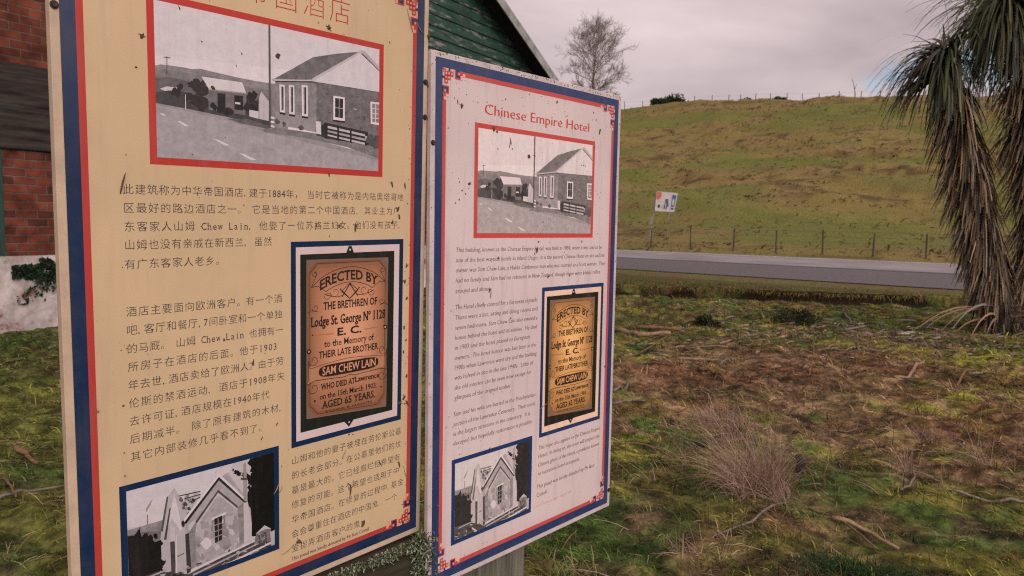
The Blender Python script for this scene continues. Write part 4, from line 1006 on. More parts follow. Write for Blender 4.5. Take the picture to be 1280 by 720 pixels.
    for x0, x1, y0, y1 in ((75, 102, 424, 566), (122, 150, 426, 575), (186, 217, 426, 584)):
        A(.66, C2((x0, y0), (x1, y0 + 2), (x1 + 2, y1), (x0 + 3, y1 - 4))); w_ = x1 - x0
        A(.30, C2((x0 + w_ * .32, y0 + 10), (x1 - w_ * .22, y0 + 10), (x1 - w_ * .2, y1 - 12), (x0 + w_ * .4, y1 - 12))); A(.09, C2((x0 + w_ * .5, y0 + 12), (x1 - w_ * .22, y0 + 12), (x1 - w_ * .2, y1 - 14), (x0 + w_ * .55, y1 - 14)))
        A(.05, C2((x0 + 2, y1 - 3), (x1 + 4, y1 + 1), (x1 + 4, y1 + 9), (x0 + 4, y1 + 5)))
    A(.64, C2((346, 477), (403, 485), (404, 604), (346, 597))); A(.06, C2((355, 488), (395, 493), (395, 590), (355, 584))); A(.40, C2((355, 534), (395, 539), (395, 543), (355, 538))); A(.4, C2((374, 490), (377, 490), (377, 586), (374, 586))); A(.06, C2((344, 597), (406, 604), (406, 612), (344, 604)))
    A(.64, C2((531, 504), (585, 510), (585, 624), (534, 616))); A(.30, C2((540, 514), (585, 520), (585, 612), (542, 606))); 
    for k in range(3): A(.58, C2((540, 536 + 24 * k), (585, 541 + 24 * k), (585, 545 + 24 * k), (540, 540 + 24 * k)))
    A(.6, C2((556, 514), (560, 514), (560, 612), (556, 612))); A(.5, C2((448, 538), (462, 544), (462, 549), (448, 544)))
    A(.62, C2((258, 606), (283, 608), (286, 678), (261, 672))); A(.10, C2((262, 668), (300, 676), (300, 684), (262, 676)))
    A(.06, C2((288, 628), (305, 612), (522, 658), (525, 722), (306, 690), (288, 680)))
    for a, b in ((628, 640), (650, 660), (671, 679)): A(.42 if a == 650 else .52, C2((318, a), (512, a + 42), (512, a + 53), (318, b)))
    for x in (306, 366, 430, 505): A(.045, C2((x, 612 + (x - 306) * .21), (x + 9, 614 + (x - 306) * .21), (x + 9, 694 + (x - 306) * .16), (x, 690 + (x - 306) * .16)))
    A(.5, C2((506, 675), (522, 680), (520, 706), (508, 700)))
    for x, y, r in ((530, 690, 22), (555, 710, 26), (570, 690, 20), (185, 640, 14), (65, 610, 12), (100, 622, 10)): A(.13, C2(*blob(x, y, r, rnd)))
    # poles
    A(.16, C1((1101, 120), (1110, 120), (1113, 640), (1104, 640)))
    for k in range(3): A(.64, C1((1112, 585 + 22 * k), (1130, 588 + 22 * k), (1130, 598 + 22 * k), (1112, 595 + 22 * k)))
    A(.15, C1((589, 288), (592, 288), (592, 378), (589, 378))); A(.18, C1((575, 292), (608, 295), (608, 298), (575, 295)))
    A(.60, C1((680, 480), (684, 480), (684, 556), (680, 556)))
    quad = ((191.9, 2), (473.7, 61.2), (473.7, 213.6), (194.2, 199.7))
    return [(g, clip01(norm(p, quad))) for g, p in o]
def tomb_shapes():
    rnd = random.Random(5); o = []; C = lambda *p: [(a / 4 + 60, b / 4 + 540) for a, b in p]; A = lambda g, p: o.append((g, p))
    A(.50, C((300, 0), (1300, 0), (1300, 900), (300, 900)))
    A(.56, C((300, 0), (1000, 0), (760, 420), (300, 470)))
    A(.30, C((370, 476), (440, 458), (550, 428), (640, 440), (640, 560), (370, 560))); A(.24, C((370, 500), (470, 480), (600, 480), (600, 600), (370, 600)))
    A(.25, C((480, 400), (485, 400), (485, 450), (480, 450)))
    for k in range(4): A(.36, C((475, 385 - 4 * k), (498 + 2 * k, 350 - 6 * k), (501 + 2 * k, 352 - 6 * k), (478, 388 - 4 * k)))
    # trees at the right
    A(.012, C((985, 300), (1040, 225), (990, 150), (1150, 60), (1160, 520), (1000, 520), (975, 400)))
    for k in range(60):
        f = rnd.random(); x = 990 + rnd.uniform(-20, 60) * (1 - .3 * f); y = 150 + 330 * f
        A(.015, C(*blob(x + 35 * abs(math.sin(f * 9)), y, rnd.uniform(8, 26), rnd)))
    for x, y, r in ((920, 205, 10), (940, 212, 12), (965, 215, 13), (908, 192, 6), (985, 230, 14), (1005, 262, 10), (1020, 270, 12), (930, 200, 7)): A(.02, C(*blob(x, y, r, rnd, 11, .6)))
    # rear gables
    A(.46, C((548, 470), (578, 318), (612, 276), (650, 340), (700, 330), (712, 290), (760, 330), (820, 195), (850, 235), (680, 440), (670, 700), (548, 600)))
    A(.58, C((690, 390), (825, 196), (845, 232), (700, 425))); A(.40, C((845, 225), (880, 205), (960, 310), (970, 350)))
    for k in range(16):
        x = 640 + rnd.uniform(0, 60); y = 320 + rnd.uniform(0, 150); A(rnd.choice((.05, .10, .2, .3)), C(*blob(x, y, rnd.uniform(6, 16), rnd, 8, .5)))
    for y0 in (298, 312, 326): A(.08, C((630 + (y0 - 298) * 2, y0 + 16), (740, y0 - 6), (742, y0 - 1), (632 + (y0 - 298) * 2, y0 + 20)))
    # left tower
    A(.44, C((530, 660), (548, 470), (586, 365), (640, 475), (668, 470), (668, 700), (560, 712)))
    A(.58, C((575, 470), (612, 300), (650, 470), (640, 480), (600, 420))); A(.15, C((545, 478), (575, 318), (583, 318), (555, 482))); A(.12, C((560, 520), (588, 372), (594, 374), (572, 522))); A(.5, C((585, 530), (592, 440), (612, 470), (615, 535)))
    A(.10, C((590, 532), (612, 528), (618, 690), (596, 700))); A(.55, C((618, 500), (655, 488), (658, 560), (625, 610), (622, 700), (660, 690), (640, 720), (615, 720)))
    A(.48, C((622, 500), (656, 490), (660, 690), (624, 700))); A(.25, C((625, 600), (658, 585), (658, 592), (625, 607)))
    # front gable
    A(.43, C((662, 448), (834, 232), (968, 350), (1000, 380), (1006, 455), (1006, 535), (690, 672), (668, 500)))
    for k in range(46):
        x = rnd.uniform(700, 960); y = rnd.uniform(420, 620); y = max(y, 470 - (x - 700) * .2); A(rnd.choice((.34, .38, .47, .50, .30)), C(*blob(x, y, rnd.uniform(7, 26), rnd, 9, .5, 1.3)))
    A(.04, C((660, 440), (834, 226), (972, 345), (972, 357), (834, 242), (668, 450))); A(.60, C((656, 428), (834, 208), (976, 335), (972, 345), (834, 224), (660, 440)))
    A(.12, C((714, 440), (830, 288), (932, 368), (930, 378), (830, 300), (722, 446))); A(.52, C((722, 450), (830, 304), (928, 380), (928, 388), (830, 314), (728, 456)))
    A(.07, C((664, 498), (682, 492), (694, 676), (672, 690))); A(.30, C((682, 492), (716, 440), (722, 450), (712, 500), (722, 650), (694, 670)))
    A(.30, C((932, 376), (960, 352), (966, 550), (942, 562))); A(.50, C((962, 352), (985, 350), (1006, 455), (1006, 540), (966, 552))); A(.35, C((962, 165), (972, 150), (980, 235), (984, 352), (962, 340))); A(.1, C((948, 230), (984, 232), (984, 240), (948, 240)))
    A(.60, C((796, 424), (870, 396), (870, 408), (800, 436))); A(.30, C((798, 436), (868, 408), (866, 470), (858, 462), (858, 430), (806, 446), (806, 490), (794, 485)))
    A(.03, C((810, 428), (850, 412), (850, 530), (814, 546)))
    for y in (458, 488, 515): A(.38, C((812, y), (850, y - 12), (850, y - 8), (812, y + 4)))
    A(.34, C((828, 424), (831, 423), (833, 538), (830, 539)))
    A(.56, C(*blob(770, 545, 26, rnd, 10, .3))); A(.1, C((880, 585), (892, 575), (892, 590), (882, 598)))
    # bush, slabs and railings in front
    A(.018, C((370, 500), (420, 495), (444, 462), (452, 500), (490, 515), (500, 500), (505, 530), (545, 525), (548, 600), (530, 665), (420, 712), (370, 720)))
    for k in range(26): A(.02, C(*blob(rnd.uniform(395, 545), rnd.uniform(500, 690), rnd.uniform(10, 24), rnd)))
    A(.10, C((370, 715), (530, 668), (680, 690), (1010, 545), (1160, 480), (1160, 800), (370, 800)))
    for k in range(120):
        f = rnd.random(); x = 390 + 740 * f; y = 745 - 200 * f + rnd.uniform(-22, 90 * (1 - f) + 20); A(rnd.choice((.04, .07, .16, .3, .45)), C((x, y), (x + rnd.uniform(8, 34), y - rnd.uniform(3, 14)), (x + rnd.uniform(10, 40), y + rnd.uniform(0, 8)), (x + 3, y + rnd.uniform(3, 10))))
    for (x0, y0, x1, y1, w_, g) in ((690, 668, 1030, 534, 9, .55), (700, 690, 1120, 520, 7, .40), (720, 712, 1130, 540, 10, .58), (860, 690, 1140, 565, 6, .45), (560, 700, 640, 735, 10, .5), (430, 706, 570, 660, 7, .4)): A(g, C((x0, y0), (x1, y1), (x1, y1 + w_), (x0, y0 + w_ * 1.4)))
    A(.26, C((1018, 560), (1030, 505), (1074, 468), (1108, 484), (1112, 545))); A(.50, C((1026, 508), (1074, 466), (1110, 484), (1074, 486))); A(.48, C((1104, 500), (1140, 488), (1140, 560), (1112, 570)))
    for k in range(16): A(rnd.choice((.1, .16, .36)), C(*blob(rnd.uniform(1030, 1100), rnd.uniform(500, 560), rnd.uniform(4, 10), rnd, 7)))
    quad = ((156.2, 613.2), (341.2, 566.2), (342.5, 682.5), (158.7, 738))
    return [(g, clip01(norm(p, quad))) for g, p in o]
HOTEL_S, TOMB_S = hotel_shapes(), tomb_shapes()

# corner knots: * red lattice, . pale hole, # blue block with a red rim
def ornament(pr, cx_, cy_, sx, sy, mred, mpale, mblue):
    c = .0083; h = .0013
    def cell(i, j, di, dj, m, hh): 
        a, b = cx_ + sx * i * c, cx_ + sx * (i + di) * c; d, e = cy_ + sy * j * c, cy_ + sy * (j + dj) * c
        pr.rect(min(a, b), min(d, e), max(a, b), max(d, e), h + hh, m)
    cell(-.15, -.15, 4.7, .45, mpale, -.00055); cell(-.15, -.15, .45, 4.7, mpale, -.00055)
    for i in range(3):
        for j in range(3 - i):
            cell(.55 + i * 1.05, .55 + j * 1.05, 1.2, 1.2, mred, 0); cell(.55 + i * 1.05 + .36, .55 + j * 1.05 + .36, .48, .48, mpale, .0001)
    cell(.05, .05, 1.0, .25, mred, .00005); cell(.05, .05, .25, 1.0, mred, .00005)
    cell(2.0, -.2, .6, .8, mblue, .0002); cell(-.2, 2.0, .8, .6, mblue, .0002)
    for a, b in ((4.45, 0), (0, 4.45)):
        hor = a > 0
        def c2(i, j, di, dj, m, hh):
            if hor: cell(a + i, j, di, dj, m, hh)
            else: cell(j, b + i, dj, di, m, hh)
        c2(0, -.1, 2.1, 2.3, mred, 0); c2(.3, -.2, 1.5, 2.1, mblue, .0001); c2(.9, .25, .95, .95, mred, .0002); c2(1.15, .5, .45, .45, mpale, .0003)
        c2(2.1, -.05, .8, 1.1, mred, 0); c2(2.1, 1.05, .8, 1.2, mpale, -.0003); c2(2.9, -.05, .8, .5, mred, 0)
        c2(2.9, .45, .9, .9, mpale, -.0003)

PLQ_TXT = [  # text, centre x, baseline y, width, height, bold, kind
    ('ERECTED BY', .50, .155, .62, .058, .022, 's', .05),
    ('THE BRETHREN OF', .515, .318, .58, .046, .020, '', 0), ('Lodge St. George Nº 1128', .50, .408, .80, .058, .004, 'g', 0), ('E. C.', .50, .476, .26, .046, .028, 's', 0),
    ('to the Memory of', .50, .533, .54, .040, .006, 's', 0), ('THEIR LATE BROTHER', .50, .594, .64, .042, .018, '', 0), ('WHO DIED AT', .38, .778, .36, .036, .022, 's', 0), ('Lawrence', .70, .772, .28, .034, .0, 'g', 0),
    ('on the 15th March 1903.', .50, .833, .62, .034, .010, 's', 0), ('AGED 65 YEARS.', .50, .890, .58, .045, .018, 's', 0), ('STONE & MASON', .50, .918, .50, .012, .0, '', 0)]

TXT_CN = [(.0925, .4590, .6755, '此建筑称为中华帝国酒店,建于1884年， 当时它被称为是内陆奥塔哥地'), (.0925, .4885, .6650, '区最好的路边酒店之一。 它是当地的第二个中国酒店, 其业主为广'),
    (.0925, .5180, .6648, '东客家人山姆 Chew Lain, 他娶了一位苏格兰妇女。他们没有孩子,'), (.0925, .5470, .3563, '山姆也没有亲戚在新西兰, 虽然'), (.0920, .5780, .2560, '有广东客家人老乡。')]
TXT_CN2 = [(.3775, '酒店主要面向欧洲客户。有一个酒'), (.3778, '吧,客厅和餐厅,7间卧室和一个单独'), (.3790, '的马厩。 山姆 Chew Lain 也拥有一'), (.3658, '所房子在酒店的后面。他于1903'), (.3800, '年去世,酒店卖给了欧洲人。由于劳'),
    (.3825, '伦斯的禁酒运动, 酒店于1908年失'), (.3493, '去许可证,酒店规模在1940年代'), (.3720, '后期减半。 除了原有建筑的木材,'), (.3360, '其它内部装修几乎看不到了。')]
TXT_CN3 = [(.6785, '山姆和他的妻子被埋在劳伦斯公墓'), (.6790, '的长老会部分。在公墓里他们的坟'), (.6765, '墓是最大的。它已经腐烂但希望有'), (.6740, '修复的可能。这个希望也适用于中'), (.6870, '华帝国酒店。在修复的过程中,基金'), (.6690, '会会尊重住在酒店的中国鬼..一个'), (.5650, '爱捉弄酒店客户的鬼')]
TXT_EN = [(.4443, .6626, 'This building, known as the Chinese Empire Hotel, was built in 1884, when it was said to be'), (.4678, .6760, 'one of the best wayside hotels in inland Otago.  It is the second Chinese Hotel on site and the'),
    (.4911, .6808, 'owner was Sam Chew Lain, a Hakka Cantonese man who was married to a Scots woman.  They'), (.5149, .6567, 'had no family and Sam had no relations in New Zealand, though there were Hakka rellies'), (.5391, .1979, 'around and about.')]
TXT_EN2 = [(.5776, .3764, 'The Hotel chiefly catered for a European clientele'), (.6013, .3781, 'There were a bar, sitting and dining rooms and'), (.6250, .3788, 'seven bedrooms. Sam Chew Lain also owned a'), (.6485, .3778, 'house behind the hotel and its stables.  He died'),
    (.6720, .3488, 'in 1903 and the hotel passed to European'), (.6960, .3757, 'owners.  The hotel licence was lost later in the'), (.7196, .3783, '1900s when Lawrence went dry and the building'), (.7427, .3662, 'was halved in size in the late 1940s.  Little of'), (.7667, .3580, 'the old interior can be seen now except for'), (.7908, .2802, 'glimpses of the original timber.')]
TXT_EN3 = [(.8293, .3762, 'Sam and his wife are buried in the Presbyterian'), (.8533, .3770, 'section of the Lawrence Cemetery.  Their tomb'), (.8762, .3568, 'is the largest structure in the cemetery.  It is'), (.8995, .3675, 'decayed, but hopefully restoration is possible.')]
TXT_EN4 = [(.9788, .6781, 'This hope also applies to the Chinese Empire'), (1.0017, .6771, 'Hotel.  In doing so, the trust will respect the'), (1.0255, .6761, 'Chinese ghost of the Hotel, a prankster known'), (1.0494, .5800, 'to successive hotel occupants.')]
TXT_EN5 = [(1.0851, .6542, 'This panel was kindly donated by Mr Ken'), (1.1081, .4333, 'Cattell')]

def panel(name, label, origin, u, dn, chinese, pal):
    Mp = Matrix.Identity(4); uu = Vector(u).normalized(); up = -Vector(dn); up = (up - uu * up.dot(uu)).normalized(); nn = uu.cross(up)
    for i in range(3): Mp[i][0] = uu[i]; Mp[i][1] = up[i]; Mp[i][2] = nn[i]; Mp[i][3] = origin[i]
    root = empty(name, mat=Mp); tag(root, label, 'information panel', 'pair of information panels')
    sd_ = pal['seed']; nm = 'cream' if chinese else 'white'
    I = lambda n_, c_, **k: ink(n_ + ('_big' if chinese else '_small'), c_, seed=sd_, speck=pal['speck'], **k)
    m_paper, m_blue, m_red, m_ink, m_pale, m_edge = I('print_ground', pal['paper']), I('print_blue', pal['blue'], rough=.20, spec=.34), I('print_red', pal['red']), I('print_text', pal['ink']), I('print_pale', pal['pale']), I('board_edge', pal['edge'], rough=.6)
    m_mat, m_black = I('print_mount', pal['mount']), I('print_black', pal['black'])
    b = MB(); T_ = pal['thick']; b.box(0, PW, -PH, 0, -T_, 0); b.build('board', m_edge, root, bevel=.0012)
    p = Print(); p.rect(.012, .012, PW - .012, PH - .012, .0002); p.build('print_ground', m_paper, root)
    p = Print(); p.frame(.0128, .0128, PW - .0128, PH - .0128, .0215, .0005); p.build('blue_border', m_blue, root)
    a, c = .0343, .0105; g = .066
    p = Print(); p.rect(a + g, a, PW - a - g, a + c, .0005); p.rect(a + g, PH - a - c, PW - a - g, PH - a, .0005); p.rect(a, a + g, a + c, PH - a - g, .0005); p.rect(PW - a - c, a + g, PW - a, PH - a - g, .0005)
    p.build('red_border', m_red, root)
    for sx in (1, -1):
        for sy in (1, -1):
            p = Print(); ornament(p, a if sx > 0 else PW - a, a if sy > 0 else PH - a, sx, sy, 0, 1, 2); p.build('corner_ornament', [m_red, m_pale, m_blue], root)
    p = Print(); p.frame(.1370, .1412, .6155, .4098, .0115, .0005); p.build('photo_frame', m_red, root)
    p = Print(); p.frame(.3955, .5405, .6760, .9440, .0108, .0005); p.build('photo_frame', m_blue, root)
    p = Print(); p.frame(.0743, .9318, .3675, 1.1402, .0108, .0005); p.build('photo_frame', m_blue, root)
    lv = [.012, .02, .03, .045, .06, .08, .11, .15, .19, .23, .27, .31, .36, .41, .46, .51, .56, .61, .66, .72]
    mg = [I('print_grey', tuple(pal['tone'](g_ * (.50 + .50 * min(1., max(0., (g_ - .08) / .50))))), grain=(.09 if g_ > .44 else .22 if g_ > .32 else .42)) for g_ in lv]
    def photo(name_, shapes, x0, y0, x1, y1):
        p = Print()
        for k, (g_, pts) in enumerate(shapes):
            if len(pts) < 3: continue
            p.poly([(x0 + f * (x1 - x0), y0 + v_ * (y1 - y0)) for f, v_ in pts], .0006 + k * 3.2e-6, int(np.argmin([abs(g_ - q_) for q_ in lv])))
        return p.build(name_, mg, root)
    photo('printed_photograph', HOTEL_S, .1485, .1527, .6040, .3983); photo('printed_photograph', TOMB_S, .0851, .9426, .3567, 1.1294)
    # the plaque in its dark surround
    p = Print(); p.rect(.4063, .5513, .6652, .9332, .0004); p.build('mount', m_mat, root)
    p = Print(); X0, Y0, X1, Y1 = .4160, .5655, .6508, .9172; PX = lambda f: X0 + f * (X1 - X0); PY = lambda f: Y0 + f * (Y1 - Y0)
    h = .0006
    p.rect(X0, Y0, X1, Y1, h, 0); p.poly([(PX(.46), Y0), (PX(.485), Y0 - .0135), (PX(.515), Y0 - .0135), (PX(.54), Y0)], h, 0); p.disc(PX(.5), Y0 - .006, .0022, h + .0002, 3); p.poly([(PX(.45), Y1), (PX(.55), Y1), (PX(.5), Y1 + .013)], h, 0); p.disc(PX(.5), Y1 + .003, .002, h + .0002, 3)
    p.poly([(PX(.058), PY(.030)), (PX(.930), PY(.038)), (PX(.925), PY(.968)), (PX(.058), PY(.930))], h + .00005, 4)
    h += .0001
    L_, R__, T0, BL, BR = .07, .918, .040, .918, .958
    cut = .085; cy_ = cut * .66
    corners = [(L_ + cut, T0 + .002), (R__ - cut, T0 + .004), (R__, T0 + cy_), (R__ - .004, BR - cy_), (R__ - cut, BR - .006), (L_ + cut, BL + .010), (L_, BL - cy_), (L_, T0 + cy_)]
    mid = (sum(q_[0] for q_ in corners) / 8, sum(q_[1] for q_ in corners) / 8)
    for k_ in range(16):     # the photographed plate: worn bright in the middle, brown towards its rim
        f_ = 1 - .055 * k_; p.poly([(PX(mid[0] + (a_ - mid[0]) * f_), PY(mid[1] - .10 * (1 - f_) + (b_ - mid[1]) * f_)) for a_, b_ in corners], h + k_ * 4e-6, 7 + k_)
    for (a_, b_) in ((L_ + .012, T0 + .012), (R__ - .012, T0 + .014), (R__ - .016, BR - .020), (L_ + .012, BL - .006)):
        for q_ in range(5): p.disc(PX(a_ + random.uniform(-.006, .03) * (1 if a_ < .5 else -1)), PY(b_ + random.uniform(-.004, .02) * (1 if b_ < .5 else -1)), .0022, h + .0001 + q_ * 1e-5, 4, 8)
    hh = h + .00015
    inner = [(L_ + .02 + .075, T0 + .014), (R__ - .02 - .075, T0 + .016), (R__ - .022, T0 + .066), (R__ - .025, BR - .075), (R__ - .1, BR - .018), (L_ + .1, BL - .004), (L_ + .022, BL - .06), (L_ + .022, T0 + .066), (L_ + .095, T0 + .014)]
    p.line([(PX(a_), PY(b_)) for a_, b_ in inner], .0009, hh, 2)
    for y in (.40 + .145, .36 + .105):
        p.disc(PX(L_ + .012 if y > .5 else R__ - .016), PY(y), .0052, hh + .0001, 2, 12); p.disc(PX(L_ + .012 if y > .5 else R__ - .016), PY(y), .0022, hh + .0002, 1, 10)
    # ribbon over the heading, scrolls, square and compasses
    arc = lambda yc, x0, x1, d: [(PX(x0 + (x1 - x0) * i / 12), PY(yc + d * ((i / 6 - 1) ** 2))) for i in range(13)]
    p.line(arc(.082, .20, .80, .055), .0012, hh, 2); p.line(arc(.170, .25, .75, .045), .0012, hh, 2)
    for sg in (-1, 1):
        X = lambda f: PX(.5 + sg * f)
        p.line([(X(.30), PY(.137)), (X(.395), PY(.185)), (X(.33), PY(.18)), (X(.25), PY(.215))], .0011, hh, 2); p.line([(X(.395), PY(.185)), (X(.34), PY(.115)), (X(.36), PY(.095))], .001, hh, 2)
        def spiral(xc, yc, r, turns=1.4, w_=.0010, flip=1): p.line([(X(xc + flip * r * (1 - i / 22) * math.cos(i / 14 * turns * math.pi * 2 / 1.6)), PY(yc + .66 * r * (1 - i / 22) * math.sin(i / 14 * turns * math.pi * 2 / 1.6))) for i in range(18)], w_, hh, 2)
        spiral(.155, .222, .05); spiral(.23, .238, .04); spiral(.36, .11, .028); p.line([(X(.07), PY(.245)), (X(.14), PY(.252)), (X(.22), PY(.240)), (X(.27), PY(.228))], .0013, hh, 2)
        spiral(.355, .30, .035); p.line([(X(.33), PY(.325)), (X(.40), PY(.315)), (X(.43), PY(.33))], .001, hh, 2)
        p.line([(X(.0), PY(.180)), (X(.085), PY(.255))], .0022, hh, 2); p.line([(X(.105), PY(.205)), (X(.0), PY(.268))], .0022, hh + .00003, 2)
        p.line([(X(.0), PY(.175)), (X(.09), PY(.222)), (X(.0), PY(.268))], .0012, hh + .00006, 2)
        p.line([(X(.17), PY(.462)), (X(.36), PY(.456))], .0022, hh, 5); p.disc(X(.385), PY(.455), .0018, hh, 2, 8)
        spiral(.37, .60, .055); spiral(.37, .76, .055); p.line([(X(.42), PY(.625)), (X(.40), PY(.645)), (X(.25), PY(.630)), (X(.10), PY(.622)), (X(0), PY(.618))], .0010, hh, 2)
        p.line([(X(.42), PY(.60)), (X(.425), PY(.72))], .0012, hh, 2); p.line([(X(.44), PY(.735)), (X(.36), PY(.718)), (X(.2), PY(.722)), (X(.06), PY(.728)), (X(0), PY(.72))], .0014, hh, 2); p.disc(X(.36), PY(.835), .0022, hh, 2, 8)
    p.poly([(PX(.075), PY(.625)), (PX(.20), PY(.640)), (PX(.80), PY(.632)), (PX(.90), PY(.612)), (PX(.90), PY(.712)), (PX(.80), PY(.712)), (PX(.20), PY(.718)), (PX(.075), PY(.73))], h + .00005, 6)
    rr = [(PX(.18 + .645 * (.5 + .5 * math.copysign(abs(math.cos(t_)) ** .35, math.cos(t_)))), PY(.673 + .036 * math.copysign(abs(math.sin(t_)) ** .7, math.sin(t_)))) for t_ in [i * 2 * math.pi / 36 for i in range(36)]]
    p.poly(rr, hh + .0001, 2)
    p.text('SAM CHEW LAIN', PX(.215), PY(.695), PX(.795), .050 * (Y1 - Y0) / .74, hh + .0003, 1, offset=.014, ser=(.03, .045))
    for tx_, xc, yb, w_, hh_, bold, kind, arch in PLQ_TXT:
        sz = hh_ * (Y1 - Y0) / .74; p.text(tx_, PX(xc - w_ / 2), PY(yb), PX(xc + w_ / 2), sz, hh + .0002, 2, offset=bold, ser=(.045, .05) if kind else None, nb=(.05, .03, 3) if kind == 'g' else None, arch=arch * (Y1 - Y0))
    p.build('printed_plaque', [m_black, I('plaque_copper', pal['copper'], tintnoise=.16), I('plaque_ink', (.018, .013, .012)), m_mat, I('plaque_rim', (.16, .10, .075)), I('plaque_red', (.33, .12, .075)), I('plaque_band', tuple(x * .72 for x in pal['copper']))] + [I('plaque_copper', tuple(x * (.36 + .74 * q ** .7) * (1 + e_ * (q - .5)) for x, e_ in zip(pal['copper'], (0, .16, .30))), tintnoise=.14) for q in [k_ / 15 for k_ in range(16)]], root)
    # words
    H_ = .0005
    def para(name_, fn):
        p = Print(); fn(p); p.build(name_, m_ink, root)
    if chinese:
        p = Print(); p.cjk('中华帝国酒店', .5305 - 6 * .0585, .1165, .5305 + .006, .0530, H_, 0, offset=-.018); p.build('title', m_red, root)
        def f1(p):
            for u0, v_, u1, tx_ in TXT_CN: p.cjk(tx_, u0, v_ - .0016, u1 + (.006 if tx_[-1] in '。,' else 0), .0178, H_)
        def f2(p):
            for i, (u1, tx_) in enumerate(TXT_CN2): p.cjk(tx_, .0922, .6530 + .03005 * i, u1 + (.006 if tx_[-1] in '。,' else 0), .0178, H_)
        def f3(p):
            for i, (u1, tx_) in enumerate(TXT_CN3): p.cjk(tx_, .3945, .9765 + .03015 * i, u1, .0176, H_)
        para('paragraph', f1); para('paragraph', f2); para('paragraph', f3)
        para('credit_line', lambda p: p.text('This panel was kindly donated by Mr Ken Cattell', .3950, 1.1748, .5890, .0100, H_, nb=(.04, .02, 2), offset=-.012, ser=(.04, .04)))
    else:
        p = Print(); p.text('Chinese Empire Hotel', .1683, .1186, .5856, .0355, H_, 0, offset=-.018, nb=(.060, .022, 3)); p.build('title', m_red, root)
        def run(L, u0):
            def f(p):
                for v_, u1, tx_ in L: p.text(tx_, u0, v_ - .002, u1, .0158, H_, offset=-.014, nb=(.03, .012, 2), shear=.10)
            return f
        para('paragraph', run(TXT_EN, .0805)); para('paragraph', run(TXT_EN2, .0806)); para('paragraph', run(TXT_EN3, .0787)); para('paragraph', run(TXT_EN4, .3945)); para('paragraph', run(TXT_EN5, .3905))
        p = Print(); p.text('Ltd. Landscape Signs 03', .3919, 1.1330, .5434, .0095, H_, 0, offset=-.01); p.build('credit_line', I('print_red_faint', (.42, .22, .19)), root)
    return root, Mp, nn
mono = lambda r, g, b_, lo=0.: (lambda q: ((q * (1 - lo) + lo) * r, (q * (1 - lo) + lo) * g, (q * (1 - lo) + lo) * b_))
PAL1 = dict(seed=0., speck=.55, thick=.016, paper=(.470, .350, .210), blue=(.0050, .020, .062), red=(.37, .030, .024), ink=(.055, .043, .045), pale=(.62, .26, .17), edge=(.47, .36, .25), mount=(.52, .41, .40), black=(.010, .013, .010), copper=(.49, .235, .130), tone=mono(.82, .775, .81))
PAL2 = dict(seed=3.7, speck=1.0, thick=.012, paper=(.510, .428, .420), blue=(.010, .032, .105), red=(.44, .052, .046), ink=(.115, .085, .085), pale=(.66, .36, .30), edge=(.49, .42, .41), mount=(.66, .47, .34), black=(.010, .013, .010), copper=(.68, .36, .125), tone=mono(.95, .86, .85, .02))
P1, M1, N1 = panel('information_panel', 'cream information panel in Chinese with a blue border, the taller nearer one', (-0.66773, 1.09253, 2.09283), (.64612, .76309, .01493), (-.01395, .03136, -.99941), True, PAL1)
P2, M2, N2 = panel('information_panel', 'speckled white information panel in English headed Chinese Empire Hotel', (-0.18417, 1.65735, 1.97462), (.66529, .74658, 0), (0, 0, -1), False, PAL2)

# bolts, and the flecks of dried leaf and dead insects stuck to the prints
m_bolt = noisy('rusty_bolt', (.012, .011, .010), (.05, .035, .025), (200, 200, 200), .6, .3, metal=0) if False else noisy('rusty_bolt', (.012, .011, .010), (.05, .035, .025), (200, 200, 200), .6, .3)
m_fleck = noisy('dried_fleck', (.035, .026, .016), (.11, .075, .04), (300, 300, 300), .9, .1)
m_flpale = noisy('dried_straw', (.20, .15, .09), (.32, .25, .16), (300, 300, 300), .9, .1)
def bolts(root, pts):
    for u, v in pts:
        m = MB(); m.prism([(u + .0062 * math.cos(i * math.pi / 5), -v + .0062 * math.sin(i * math.pi / 5)) for i in range(10)], 0, .0015, lambda a, b, h: (a, b, h)); m.prism([(u + .004 * math.cos(i * math.pi / 3), -v + .004 * math.sin(i * math.pi / 3)) for i in range(6)], .0015, .0045, lambda a, b, h: (a, b, h)); m.build('bolt', m_bolt, root)
bolts(P1, [(.0065, .1905), (.733, .20), (.733, .275)])
bolts(P2, [(.0065, .200), (.7335, 1.175)])
